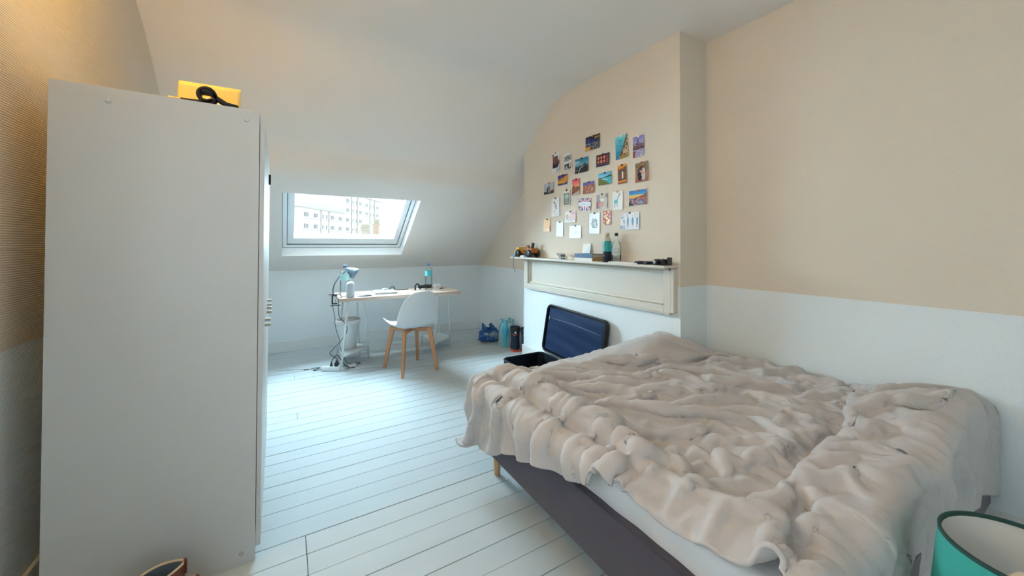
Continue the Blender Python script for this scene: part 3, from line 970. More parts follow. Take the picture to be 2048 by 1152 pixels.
# ---------------------------------------------------------------- bottles
def pet_bottle(loc, label, h, r, fill, lab_z, lab_m, cap_m, s=1.0, group=None, ridges=True, hw_=None):
    t = thing('water_bottle', label, 'bottle', loc, 0, group)
    neck = r * 0.33
    prof_ = [(r * 0.80, 0.0), (r * 0.96, 0.008), (r, 0.018)]
    z = 0.03
    zl0, zl1 = lab_z[0] * h, lab_z[1] * h
    while z < zl0 - 0.012:
        if ridges:
            prof_ += [(r, z), (r * 0.94, z + 0.007)]
        z += 0.016
    prof_ += [(r, zl0 - 0.004), (r * 0.97, zl0), (r * 0.97, zl1), (r, zl1 + 0.004)]
    sh = h - 0.045
    for k in range(1, 7):
        q = k / 6
        prof_.append((r + (neck - r) * (1 - math.cos(q * math.pi)) / 2 * 1.0, zl1 + 0.006 + (sh - zl1 - 0.006) * (q ** 0.85)))
    prof_ += [(neck, h - 0.022)]
    MB().lathe(prof_, 24, cap1=False).obj('body', M['pet'], t)
    wp = [(a * 0.96, b + 0.001) for a, b in prof_ if b < fill * h]
    if len(wp) > 2:
        wp.append((wp[-1][0], fill * h))
        MB().lathe(wp, 24).obj('water', M['water'], t)
    MB().lathe([(r * 1.005, zl0 + 0.003), (r * 1.005, zl1 - 0.003)], 24, cap0=False, cap1=False).obj('label_band', lab_m, t)
    MB().lathe([(neck * 1.15, h - 0.024), (neck * 1.15, h - 0.002), (neck * 1.05, h)], 18).obj('cap', cap_m, t)
    return t


pet_bottle((0.538, 4.30, DZ), 'large clear water bottle with blue cap beside the clamp lamp', 0.325, 0.044, 0.62, (0.50, 0.72), M['label_mint'], M['caps'], group='water bottles on the desk')
pet_bottle((1.468, 4.36, DZ), 'large clear water bottle with cyan label behind the chair back', 0.318, 0.041, 0.55, (0.52, 0.74), M['label_cyan'], M['caps'], group='water bottles on the desk')

# ---------------------------------------------------------------- speaker
sp_ = thing('smart_speaker', 'pale grey capsule shaped speaker on the front left of the desk', 'speaker', (0.578, 4.175, DZ))
MB().lathe([(0.034, 0.0), (0.039, 0.004), (0.0405, 0.012), (0.0405, 0.118), (0.038, 0.137), (0.031, 0.152), (0.018, 0.161), (0.0, 0.163)], 28, cap1=False).obj('fabric_body', M['speaker'], sp_)
MB().lathe([(0.030, 0.0), (0.030, 0.003)], 20, c=(0, 0, -0.0005)).obj('base_ring', M['whiteplastic'], sp_)

# ---------------------------------------------------------------- clamp lamp
lp = thing('desk_lamp', 'blue grey clamp lamp with gooseneck on the left desk edge', 'lamp', (0.462, 4.36, DZ))
c_ = MB().box(-0.040, 0.012, -0.018, 0.018, 0.0005, 0.012, bev=0.002).box(-0.040, -0.028, -0.018, 0.018, -0.085, 0.012, bev=0.002).box(-0.040, 0.012, -0.018, 0.018, -0.085, -0.074, bev=0.002)
c_ = c_.obj('clamp', M['black'], lp)
MB().tube([(-0.005, 0, -0.10), (-0.005, 0, -0.037)], 0.005, 8).obj('clamp_screw', M['steel'], c_)
MB().tube([(-0.055, -0.005, -0.10), (0.045, 0.005, -0.10)], 0.0045, 8).obj('clamp_handle', M['black'], c_)
MB().tube([(-0.07, 0, 0.016), (0.055, 0, 0.018)], 0.004, 8).obj('cross_bar', M['black'], c_)
MB().tube([(-0.025, 0, 0.012), (-0.03, 0.0, 0.06), (-0.015, 0.0, 0.13), (0.035, 0.0, 0.205), (0.085, 0, 0.25), (0.11, 0, 0.268)], 0.0065, 10, smooth_path=2).obj('gooseneck', M['grey'], lp)
sh_ = MB().lathe([(0.012, 0.0), (0.020, 0.012), (0.034, 0.035), (0.048, 0.06), (0.062, 0.095), (0.068, 0.115)], 24, c=(0.10, 0, 0.285), axis=(0.80, -0.25, -0.55), cap1=False).obj('lamp_shade', M['shadegrey'], lp)
sh_.modifiers.new('thickness', 'SOLIDIFY').thickness = 0.0015
MB().lathe([(0.010, 0), (0.022, 0.03), (0.024, 0.045), (0.016, 0.06), (0.0, 0.066)], 14, c=(0.135, -0.01, 0.262), axis=(0.80, -0.25, -0.55), cap1=False).obj('bulb', M['bulb'], lp)
tag(MB().tube([(0.435, 4.36, DZ - 0.08), (0.43, 4.35, 0.60), (0.455, 4.335, 0.50), (0.45, 4.33, 0.42), (0.475, 4.31, 0.32), (0.50, 4.30, 0.25), (0.495, 4.29, 0.18), (0.53, 4.27, 0.10), (0.56, 4.25, 0.02), (0.60, 4.27, 0.005), (0.68, 4.28, 0.005), (0.70, 4.24, 0.005), (0.62, 4.21, 0.005), (0.50, 4.24, 0.005), (0.455, 4.19, 0.03), (0.443, 4.163, 0.06)], 0.0028, 6, smooth_path=3).obj('lamp_cord', M['cable']),
    'dark lamp cord falling from the desk clamp into the power strip', 'cord')
tag(MB().tube([(0.50, 4.19, DZ + 0.004), (0.472, 4.16, DZ + 0.004), (0.462, 4.15, DZ - 0.03), (0.465, 4.15, 0.60), (0.47, 4.16, 0.52), (0.545, 4.17, 0.44), (0.555, 4.17, 0.37), (0.49, 4.18, 0.27), (0.41, 4.19, 0.19), (0.385, 4.19, 0.155), (0.45, 4.17, 0.12), (0.476, 4.152, 0.06), (0.470, 4.145, 0.052)], 0.0034, 6, smooth_path=3).obj('power_cable', M['cable']),
    'black charger cord curling from the desk corner down to the power strip', 'cord')
tag(MB().tube([(0.17, 4.30, 0.005), (0.25, 4.31, 0.005), (0.33, 4.30, 0.005), (0.27, 4.26, 0.005), (0.24, 4.22, 0.005), (0.33, 4.25, 0.005), (0.40, 4.26, 0.01), (0.42, 4.27, 0.06), (0.44, 4.25, 0.11), (0.47, 4.22, 0.13), (0.50, 4.19, 0.07), (0.56, 4.15, 0.005), (0.62, 4.13, 0.005)], 0.0036, 6, smooth_path=3).obj('looped_cable', M['cable']),
    'black cable tangled in loops on the floor left of the bin', 'cable')

# ---------------------------------------------------------------- power strip
ps = thing('power_strip', 'white power strip on the floor below the desk', 'power strip', (0.405, 4.16, 0), math.radians(-30))
MB().box(-0.09, 0.09, -0.026, 0.026, 0.001, 0.042, bev=0.006).obj('housing', M['whiteplastic'], ps)
for i, x in enumerate((-0.055, 0.0, 0.05)):
    MB().lathe([(0.019, 0.0), (0.019, 0.001), (0.017, 0.0012)], 18, c=(x, 0, 0.042)).obj('socket', M['basewhite'], ps)
MB().lathe([(0.018, 0.0), (0.019, 0.010), (0.019, 0.028), (0.010, 0.042), (0.005, 0.06)], 18, c=(0.05, 0, 0.0435)).obj('plug', M['black'], ps, 'black round plug')
MB().lathe([(0.013, 0), (0.013, 0.008), (0.006, 0.03), (0.004, 0.048)], 14, c=(0.0, 0, 0.0435)).obj('plug', M['black'], ps, 'small black flat plug')
tag(MB().tube([(0.325, 4.205, 0.02), (0.28, 4.24, 0.006), (0.24, 4.29, 0.005), (0.12, 4.36, 0.005), (0.02, 4.36, 0.005), (-0.06, 4.45, 0.005), (-0.16, 4.50, 0.005), (-0.3, 4.52, 0.005)], 0.0035, 6, smooth_path=2).obj('extension_cord', M['whiteplastic']),
    'white extension cord snaking left from the power strip', 'cord')
ad = thing('charger', 'white charger block lying on the floor right of the power strip', 'charger', (0.60, 4.17, 0), math.radians(25))
MB().box(-0.035, 0.035, -0.022, 0.022, 0.001, 0.03, bev=0.006).obj('charger_body', M['whiteplastic'], ad)
MB().tube([(-0.034, 0, 0.012), (-0.08, 0.01, 0.005), (-0.13, 0.0, 0.005)], 0.003, 6, smooth_path=2).obj('lead', M['whiteplastic'], ad)

# ---------------------------------------------------------------- bin
bn = thing('waste_bin', 'white tapered waste bin with liner on the trestle shelf', 'bin', (0.595, 4.46, 0.129))
b_ = MB().lathe([(0.083, 0.0), (0.086, 0.004), (0.122, 0.305), (0.126, 0.308)], 32, cap1=False).obj('bin_body', M['whiteplastic'], bn)
b_.modifiers.new('thickness', 'SOLIDIFY').thickness = 0.003
MB().lathe([(0.128 , 0.270), (0.1295, 0.308), (0.124, 0.315), (0.115, 0.300), (0.100, 0.18), (0.07, 0.10)], 32, cap0=False).obj('liner', mat('beige_bin_liner', srgb(222, 216, 212), 0.5, var=0.1), bn)

# ---------------------------------------------------------------- small things on the desk
lt = thing('laptop', 'closed silver laptop lying on the desk', 'laptop', (0.965, 4.385, DZ), math.radians(-4))
MB().prism(rrect(0.235, 0.29, 0.012), 0.002, 0.012).obj('base', M['silver'], lt)
MB().prism(rrect(0.235, 0.29, 0.012), 0.0132, 0.019).obj('lid', M['silver'], lt)
MB().box(0.06, 0.10, -0.1455, -0.1445, 0.005, 0.010).obj('port', M['black'], lt)
for x in (-0.1, 0.1):
    for y in (-0.12, 0.12):
        MB().lathe([(0.006, 0), (0.006, 0.002)], 10, c=(x, y, 0.0)).obj('rubber_foot', M['black'], lt)
tag(MB().prism(rrect(0.05, 0.04, 0.012), 0, 0.018).xf(Matrix.Translation((0.985, 4.47, DZ + 0.0195)) @ Matrix.Rotation(0.4, 4, 'Z')).obj('earbud_case', M['whiteplastic']),
    'small white earbud case on the closed laptop', 'earbud case')
wt = thing('wrist_watch', 'black wrist watch with curved strap standing behind the laptop', 'watch', (1.075, 4.50, DZ), math.radians(20))
MB().grid(lambda u, v: (0.032 * math.cos(math.pi * (0.02 + 0.96 * u)), -0.011 + 0.022 * v, 0.002 + 0.045 * math.sin(math.pi * (0.02 + 0.96 * u))), 20, 2).obj('strap', M['black'], wt)
wt.children[0].modifiers.new('thickness', 'SOLIDIFY').thickness = 0.004
MB().lathe([(0.018, 0), (0.018, 0.008), (0.015, 0.01)], 18, c=(0, 0, 0.046)).obj('watch_case', M['black'], wt)
tag(MB().tube([(0.645, 4.19, DZ + 0.004), (0.70, 4.19, DZ + 0.004), (0.76, 4.17, DZ + 0.004), (0.80, 4.20, DZ + 0.004), (0.77, 4.26, DZ + 0.004), (0.70, 4.25, DZ + 0.004), (0.67, 4.30, DZ + 0.004), (0.655, 4.33, DZ + 0.02)], 0.0028, 6, smooth_path=2).obj('usb_cable', M['cable']),
    'thin dark usb cable looped beside the pale speaker', 'cable')
tag(MB().tube([(0.66, 4.15, DZ + 0.004), (0.73, 4.14, DZ + 0.004), (0.80, 4.16, DZ + 0.004), (0.75, 4.18, DZ + 0.009), (0.69, 4.145, DZ + 0.009)], 0.0028, 6, smooth_path=2).obj('usb_cable', M['cable']),
    'thin dark usb cable nearest the front desk edge', 'cable')
tag(MB().tube([(1.10, 4.52, DZ + 0.004), (1.16, 4.55, DZ + 0.004), (1.22, 4.53, DZ + 0.004), (1.27, 4.52, DZ + 0.008)], [0.0028, 0.006], 6, smooth_path=2).obj('audio_cable', M['cable']),
    'short dark cable with thick plug behind the laptop', 'cable')
hb = thing('hairband', 'black arched hairband standing on the desk left of the bottle', 'hairband', (1.345, 4.40, DZ), math.radians(30))
MB().tube([(-0.035, 0, 0.006), (-0.042, 0, 0.05), (-0.012, 0.0, 0.082), (0.026, 0, 0.06), (0.042, 0, 0.03), (0.047, 0, 0.008)], 0.0085, 8, smooth_path=2).obj('band', M['blackcloth'], hb)
hd = thing('hair_dryer', 'black rod shaped hair styler lying behind the bottle', 'hair styler', (1.50, 4.56, DZ), math.radians(8))
MB().lathe([(0.013, 0), (0.018, 0.01), (0.018, 0.09), (0.022, 0.11), (0.022, 0.17), (0.016, 0.175)], 16, c=(-0.10, 0, 0.0225), axis=(1, 0, 0)).obj('barrel', M['black'], hd)
MB().box(-0.03, 0.02, -0.006, 0.006, 0.0425, 0.048, bev=0.002).obj('lever', M['black'], hd)
tag(MB().box(-0.05, 0.05, -0.03, 0.03, 0, 0.004, bev=0.001).xf(Matrix.Translation((1.42, 4.52, DZ))).obj('paper_pad', M['paper']), 'white paper pad under the black hair styler', 'paper pad')
bxx = thing('charger_box', 'small open white box with black mark right of the bottle', 'box', (1.625, 4.50, DZ), math.radians(-8))
MB().box(-0.035, 0.035, -0.025, 0.025, 0, 0.045, bev=0.002).obj('box_body', M['whiteplastic'], bxx)
MB().box(-0.004, 0.004, -0.0265, -0.025, 0.012, 0.022).obj('mark', M['black'], bxx)
ky = thing('keys', 'small dark keys lying in front of the white box', 'keys', (1.665, 4.42, DZ), 0.5)
MB().tube([(0.012 * math.cos(a * 0.5), 0.012 * math.sin(a * 0.5), 0.003) for a in range(14)], 0.0015, 6).obj('key_ring', M['steel'], ky)
MB().box(0.012, 0.055, -0.006, 0.004, 0.002, 0.005, bev=0.001).obj('key', M['brass'], ky)
MB().box(-0.045, -0.008, -0.012, 0.012, 0.001, 0.012, bev=0.003).obj('fob', M['black'], ky)

# ---------------------------------------------------------------- bags and boots in the alcove
def crumple(nu_, nv_, base, seed, amp, f):
    """closed crumpled bag: rings around a vertical axis"""
    r_ = np.random.RandomState(seed)
    vs, fs = [], []
    for j in range(nv_ + 1):
        rx, ry, z = base(j / nv_)
        for i in range(nu_):
            a = 2 * math.pi * i / nu_
            n1 = float(vnoise(np.array(math.cos(a) * 1.5 + 4), np.array(math.sin(a) * 1.5 + z * f), seed, 2.3)) + 0.6 * float(vnoise(np.array(math.cos(a) * 3 + 8), np.array(math.sin(a) * 3 + z * f * 2), seed + 1, 2.9))
            k = 1 + amp * n1 * 2
            vs.append((rx * math.cos(a) * k, ry * math.sin(a) * k, z + 0.02 * n1 * (1 if 0 < j else 0)))
    for j in range(nv_):
        fs += [(j * nu_ + i, j * nu_ + (i + 1) % nu_, (j + 1) * nu_ + (i + 1) % nu_, (j + 1) * nu_ + i) for i in range(nu_)]
    fs.append(tuple(range(nu_))[::-1])
    return vs, fs


bb = thing('plastic_bag', 'crumpled dark blue plastic bag lying in the alcove', 'bag', (2.30, 4.38, 0))
def bprof(t):
    r = 0.13 * (0.75 + 0.5 * math.sin(math.pi * min(1, t * 1.15))) * (1 - 0.55 * max(0, t - 0.55))
    return (r * 1.05, r * 0.8, 0.002 + 0.16 * t)
vs, fs = crumple(30, 12, bprof, 3, 0.30, 9)
MB().add(vs, fs, 0, False).obj('bag_body', M['bluebag'], bb)
for pts in ([(-0.11, 0.0, 0.10), (-0.10, 0.01, 0.24), (-0.085, 0.02, 0.235), (-0.02, 0.02, 0.15), (-0.04, -0.02, 0.12)], [(0.01, 0, 0.14), (-0.005, 0.0, 0.215), (0.03, 0.01, 0.228), (0.055, 0.01, 0.20), (0.11, 0, 0.13), (0.05, -0.03, 0.12)]):
    MB().add(pts + [(x, y + 0.02, z) for x, y, z in pts], [tuple(range(len(pts))), tuple(range(len(pts), 2 * len(pts)))[::-1]] + [(i, (i + 1) % len(pts), len(pts) + (i + 1) % len(pts), len(pts) + i) for i in range(len(pts))]).obj('bag_handle', M['bluebag'], bb)
MB().add([(-0.03, -0.125, 0.05), (0.07, -0.118, 0.04), (0.10, -0.105, 0.10), (0.0, -0.10, 0.15), (-0.07, -0.11, 0.11), (-0.01, -0.128, 0.09)], [(0, 1, 5), (1, 2, 5), (2, 3, 5), (3, 4, 5), (4, 0, 5)]).obj('printed_patch', M['bluegrey'], bb)
MB().add([(-0.125, -0.07, 0.06), (-0.075, -0.105, 0.055), (-0.07, -0.10, 0.13), (-0.115, -0.07, 0.135)], [(0, 1, 2, 3)]).obj('printed_patch', M['bluegrey'], bb)

cy = thing('bottle_pack', 'cyan shrink wrapped pack of water bottles standing in the alcove', 'bottle pack', (2.385, 4.065, 0))
for i, (x, y) in enumerate(((-0.055, -0.045), (0.05, -0.045), (-0.05, 0.05), (0.052, 0.05))):
    bt = MB().lathe([(0.036, 0.002), (0.042, 0.012), (0.042, 0.20), (0.034, 0.25), (0.014, 0.29), (0.014, 0.315)], 18, c=(x, y, 0)).obj('bottle', M['cyanlab'] if i in (0, 2) else M['water'], cy)
    MB().lathe([(0.0165, 0.312), (0.0165, 0.33)], 14, c=(x, y, 0)).obj('cap', M['cyanlab'], bt)
    MB().lathe([(0.0435, 0.17), (0.0435, 0.23)], 18, c=(x, y, 0), cap0=False, cap1=False).obj('label_band', M['cyanlab'], bt)
vs, fs = crumple(32, 10, lambda t: (0.118 - 0.045 * t * t, 0.105 - 0.04 * t * t, 0.001 + 0.29 * t), 12, 0.07, 7)
MB().add(vs, fs, 0, False).obj('shrink_wrap', M['cyanbag'], cy)
MB().tube([(-0.05, -0.02, 0.28), (-0.055, -0.02, 0.335), (0.0, -0.02, 0.352), (0.05, -0.02, 0.338), (0.045, -0.02, 0.28)], 0.006, 6, smooth_path=2).obj('carry_handle', M['label_mint'], cy)
MB().add([(-0.02, -0.112, 0.05), (0.07, -0.108, 0.05), (0.07, -0.105, 0.16), (-0.02, -0.108, 0.16)], [(0, 1, 2, 3)]).obj('paper_label', M['bluegrey'], cy)


def boot(loc, rz, label):
    t = thing('boot', label, 'boot', loc, rz, 'dark tall boots in the alcove')
    MB().lathe([(0.058, 0.03), (0.056, 0.06), (0.050, 0.12), (0.054, 0.20), (0.060, 0.27), (0.058, 0.275), (0.050, 0.26), (0.045, 0.20)], 20, cap1=True).obj('shaft', mat('boot_navy', srgb(26, 44, 66), 0.75, var=0.3, vscale=14), t)
    MB().grid(lambda u, v: ((0.11 * math.cos(math.pi * (u - 0.5)) * (1 - 0.5 * v) - 0.02), 0.052 * math.sin(math.pi * (u - 0.5)), 0.018 + 0.062 * v * (1 - 0.25 * math.cos(math.pi * (u - 0.5)))), 14, 5).obj('toe_cap', M['navyedge'], t)
    MB().prism([(-0.065, -0.05), (0.05, -0.05), (0.09, -0.03), (0.10, 0), (0.09, 0.03), (0.05, 0.05), (-0.065, 0.05)], 0, 0.02).obj('sole', M['orange'], t)
    MB().lathe([(0.0595, 0.235), (0.0625, 0.245), (0.0625, 0.268), (0.060, 0.278)], 20, cap0=False, cap1=False).obj('cuff', M['black'], t)
    MB().box(0.052, 0.056, -0.014, 0.006, 0.205, 0.232).obj('white_tag', M['paper'], t)
    MB().tube([(0.045, -0.042, 0.20), (0.058, -0.012, 0.185), (0.058, 0.014, 0.19), (0.047, 0.04, 0.2)], 0.003, 6).obj('pull_cord', M['orange'], t)
    return t


boot((2.365, 3.855, 0), math.radians(-112), 'dark navy boot with white tag next to the bottle pack')
boot((2.435, 3.73, 0), math.radians(-112), 'dark navy boot with white tag half hidden by the chimney breast')

# ---------------------------------------------------------------- open suitcase
sc = thing('suitcase', 'open navy suitcase on the floor with its lid against the chimney breast', 'suitcase', (1.985, 2.70, 0))
SW, SL = 0.46, 0.80
out = rrect(SW, SL, 0.06, 6)
n_ = len(out)
def tray(outline, h0, h1, thick):
    inner = [(x * (1 - 2 * thick / SW), y * (1 - 2 * thick / SL)) for x, y in outline]
    k = len(outline)
    vs = [(x, y, h0) for x, y in outline] + [(x, y, h1) for x, y in outline] + [(x, y, h1) for x, y in inner] + [(x, y, h0 + thick) for x, y in inner]
    fs = [tuple(range(k))[::-1], tuple(range(3 * k, 4 * k))]
    for a, b in ((0, 1), (1, 2), (2, 3)):
        fs += [(a * k + i, a * k + (i + 1) % k, b * k + (i + 1) % k, b * k + i) for i in range(k)]
    return MB().add(vs, fs)
tray(out, 0.0, 0.185, 0.012).obj('base_shell', M['navyedge'], sc)
MB().tube([(x, y, 0.187) for x, y in out + out[:1]], 0.006, 6, caps=False).obj('zip_edge', M['black'], sc)
lid = tray(out, 0.0, 0.05, 0.010)
lm = Matrix.Translation((SW / 2 + 0.005, 0, 0.19)) @ Matrix.Rotation(math.radians(2.5), 4, 'X') @ Matrix.Rotation(math.radians(-82), 4, 'Y') @ Matrix.Translation((SW / 2, 0, -0.05))
# lid opens upwards: its hollow faces the tray
lid.xf(lm)
lido = lid.obj('lid_shell', M['navyedge'], sc)
ln = MB().grid(lambda u, v: ((u - 0.5) * (SW - 0.05), (v - 0.5) * (SL - 0.05), 0.040 + 0.003 * math.sin(9 * u + 2.5 * v) * math.sin(math.pi * v) + 0.0012 * math.sin(23 * u - 4 * v)), 30, 20)
ln.xf(lm)
ln.obj('lid_lining', M['navy'], lido)
zp = MB().tube([(x * 1.0, y * 1.0, 0.052) for x, y in out + out[:1]], 0.007, 6, caps=False)
zp.xf(lm)
zp.obj('lid_zip', M['black'], lido)
z2 = MB().tube([(0.10 + 0.01 * math.sin(3 * t), -0.36 + 0.72 * t, 0.047) for t in [i / 12 for i in range(13)]], 0.002, 6)
z2.xf(lm)
z2.obj('pocket_zip', M['grey'], lido)
zt = MB().box(0.085, 0.115, 0.345, 0.352, 0.047, 0.055)
zt.xf(lm)
zt.obj('zip_pull', M['silver'], lido)
vs, fs = crumple(28, 8, lambda t: (0.16 * math.cos(t * 1.2), 0.26 * math.cos(t * 1.2), 0.014 + 0.10 * t), 21, 0.10, 6)
tag(MB().add([(x + 2.0, y + 2.68, z) for x, y, z in vs], fs + [tuple(8 * 28 + i for i in range(28))], 0, True).obj('folded_clothes', M['tealcloth']), 'teal clothes heaped inside the open suitcase', 'clothes')

# ---------------------------------------------------------------- green lamp by the bed
gl = thing('table_lamp', 'lamp with sea green drum shade and white lining at the near bedside', 'lamp', (1.387, 0.126, 0))
RZ, RR = 0.60, 0.1335
sd = MB().lathe([(RR + 0.02, RZ - 0.22), (RR, RZ)], 48, cap0=False, cap1=False).obj('lamp_shade', M['lampgreen'], gl)
MB().lathe([(RR + 0.017, RZ - 0.219), (RR - 0.0035, RZ - 0.001)], 48, cap0=False, cap1=False).obj('shade_lining', M['lampwhite'], sd)
MB().lathe([(RR + 0.0012, RZ - 0.007), (RR + 0.0014, RZ + 0.001), (RR - 0.0045, RZ + 0.001), (RR - 0.0055, RZ - 0.007)], 48, cap0=False, cap1=False).obj('rim_trim', M['lampdark'], sd)
MB().lathe([(RR + 0.0212, RZ - 0.221), (RR + 0.0206, RZ - 0.213)], 48, cap0=False, cap1=False).obj('rim_trim', M['lampdark'], sd)
MB().lathe([(0.085, 0), (0.085, 0.012), (0.02, 0.025), (0.012, 0.05), (0.012, 0.40), (0.016, 0.41), (0.016, 0.45)], 28).obj('stem', M['lampbrass'], gl)
MB().lathe([(0.014, 0.0), (0.026, 0.03), (0.036, 0.06), (0.034, 0.085), (0.02, 0.103), (0.0, 0.108)], 24, c=(0, 0, 0.445), cap1=False).obj('bulb', M['bulb'], gl)
for a in (0.3, 2.4, 4.5):
    MB().tube([(0.016 * math.cos(a), 0.016 * math.sin(a), 0.43), (0.07 * math.cos(a), 0.07 * math.sin(a), 0.42), ((RR + 0.013) * math.cos(a), (RR + 0.013) * math.sin(a), 0.42)], 0.0018, 6).obj('shade_spoke', M['steel'], gl)

# ---------------------------------------------------------------- mantelpiece on the chimney breast
mp_ = thing('mantelpiece', 'cream painted mantel shelf with long panelled apron on the chimney breast', 'mantelpiece', (XC, 2.66, 0.785))
MZ = 1.122
def mbox(x0, x1, y0, y1, z0, z1, **k):
    return MB().box(x0 - XC, x1 - XC, y0 - 2.66, y1 - 2.66, z0 - 0.785, z1 - 0.785, **k)
mbox(XC - 0.155, XC - 0.001, 1.655, 3.70, MZ - 0.018, MZ, bev=0.003).obj('shelf', M['mantel'], mp_)
mbox(XC - 0.05, XC - 0.001, 1.70, 3.60, MZ - 0.036, MZ - 0.018, bev=0.004).obj('bed_mould', M['mantel'], mp_)
mbox(XC - 0.008, XC - 0.001, 1.685, 3.56, 0.785, MZ - 0.036).obj('apron', M['panelwhite'], mp_)
for nm, b in (('stile', (1.685, 1.745, 0.785, MZ - 0.037)), ('stile', (3.50, 3.56, 0.785, MZ - 0.037)), ('bottom_rail', (1.745, 3.50, 0.785, 0.835))):
    mbox(XC - 0.044, XC - 0.0081, b[0], b[1], b[2], b[3], bev=0.004).obj(nm, M['mantel'], mp_)
for b in ((1.746, 1.766, 0.836, MZ - 0.04), (3.479, 3.499, 0.836, MZ - 0.04), (1.767, 3.478, 0.836, 0.856), (1.767, 3.478, MZ - 0.058, MZ - 0.04)):
    mbox(XC - 0.022, XC - 0.0081, *b, bev=0.005).obj('moulding', M['mantel'], mp_)
mbox(XC - 0.044, XC - 0.001, 1.662, 1.6845, 0.790, MZ - 0.02, bev=0.003).obj('end_strip', M['mantel'], mp_)
mbox(XC - 0.044, XC - 0.001, 1.70, 3.56, 0.772, 0.7845, bev=0.003).obj('base_bead', M['mantel'], mp_)

# things on the shelf
ty = thing('toy_digger', 'yellow and brown toy digger with black wheels on the far shelf end', 'toy', (2.272, 3.475, MZ), math.radians(90))
MB().box(-0.10, 0.12, -0.03, 0.03, 0.028, 0.045, bev=0.004).obj('chassis', M['black'], ty)
MB().box(-0.17, -0.05, -0.045, 0.045, 0.045, 0.10, bev=0.012).obj('cab', M['toybrown'], ty)
MB().add([(0.06, -0.045, 0.035), (0.16, -0.045, 0.012), (0.20, -0.045, 0.02), (0.13, -0.045, 0.105), (0.08, -0.045, 0.11), (0.06, 0.045, 0.035), (0.16, 0.045, 0.012), (0.20, 0.045, 0.02), (0.13, 0.045, 0.105), (0.08, 0.045, 0.11)],
         [(0, 1, 2, 3, 4), (9, 8, 7, 6, 5), (0, 5, 6, 1), (1, 6, 7, 2), (2, 7, 8, 3), (3, 8, 9, 4), (4, 9, 5, 0)]).obj('bonnet', M['toyyellow'], ty)
for x in (-0.13, 0.085):
    for y in (-0.05, 0.05):
        MB().lathe([(0.012, -0.014), (0.038, -0.014), (0.042, -0.006), (0.042, 0.006), (0.038, 0.014), (0.012, 0.014)], 18, c=(x, y, 0.042), axis=(0, 1, 0)).obj('wheel', M['black'], ty)
MB().quadbox((0.04, 0, 0.07), (-0.03, 0, 0.125), 0.022, 0.018).quadbox((-0.03, 0, 0.125), (-0.06, 0, 0.10), 0.02, 0.024).obj('arm', M['toybrown'], ty)
MB().quadbox((-0.12, 0.0, 0.10), (-0.135, 0.0, 0.155), 0.022, 0.026).obj('exhaust', M['black'], ty)
MB().tube([(0.07, 0, 0.10), (0.075, 0, 0.14), (0.06, 0, 0.15), (0.045, 0, 0.14), (0.05, 0, 0.095)], 0.003, 6, smooth_path=2).obj('grab_loop', M['steel'], ty)
tag(MB().box(-0.03, 0.03, -0.03, 0.03, 0, 0.03, bev=0.004).xf(Matrix.Translation((2.25, 3.655, MZ))).obj('toy_brick', mat('pale_blue_plastic', srgb(120, 150, 180), 0.5)), 'pale blue block behind the toy digger', 'block')
tag(MB().box(-0.03, 0.03, -0.035, 0.035, 0, 0.02, bev=0.003).xf(Matrix.Translation((2.22, 3.43, MZ))).obj('tin', M['paper']), 'small white tin in front of the toy digger', 'tin')
tag(MB().tube([(2.20, 3.60, MZ + 0.003), (2.19, 3.60, MZ + 0.001), (2.188, 3.60, MZ - 0.03), (2.188, 3.61, MZ - 0.09), (2.188, 3.59, MZ - 0.13), (2.188, 3.575, MZ - 0.165)], 0.003, 6, smooth_path=2).obj('strap_end', M['grey']), 'thin grey strap hanging over the far shelf end', 'strap')
ph = thing('phone_stand', 'white phone tilted on a small stand on the shelf', 'phone', (2.26, 2.84, MZ), math.radians(90))
MB().prism(rrect(0.07, 0.11, 0.008), 0, 0.007).xf(Matrix.Translation((0.0, 0.0, 0.032)) @ Matrix.Rotation(math.radians(-36), 4, 'Y')).obj('phone_body', M['paper'], ph)
MB().quadbox((-0.022, 0, 0.001), (-0.020, 0, 0.046), 0.05, 0.05, 0.004, 0.004, ref=(1, 0, 0)).obj('prop', M['grey'], ph)
MB().box(-0.06, 0.03, -0.02, 0.02, 0, 0.003).obj('foot', M['grey'], ph)


def book(loc, rz, w_, l_, h_, cover, pages, label):
    t = thing('book', label, 'book', loc, rz, 'books lying on the mantel shelf')
    MB().box(-w_ / 2, w_ / 2, -l_ / 2, l_ / 2, 0, 0.003).obj('back_cover', cover, t)
    MB().box(-w_ / 2, w_ / 2, -l_ / 2, l_ / 2, h_ - 0.003, h_).obj('front_cover', cover, t)
    MB().box(-w_ / 2 - 0.002, -w_ / 2 + 0.003, -l_ / 2, l_ / 2, 0.0, h_, bev=0.001).obj('spine', cover, t)
    MB().box(-w_ / 2 + 0.003, w_ / 2 - 0.004, -l_ / 2 + 0.003, l_ / 2 - 0.003, 0.003, h_ - 0.003).obj('pages', pages, t)
    return t


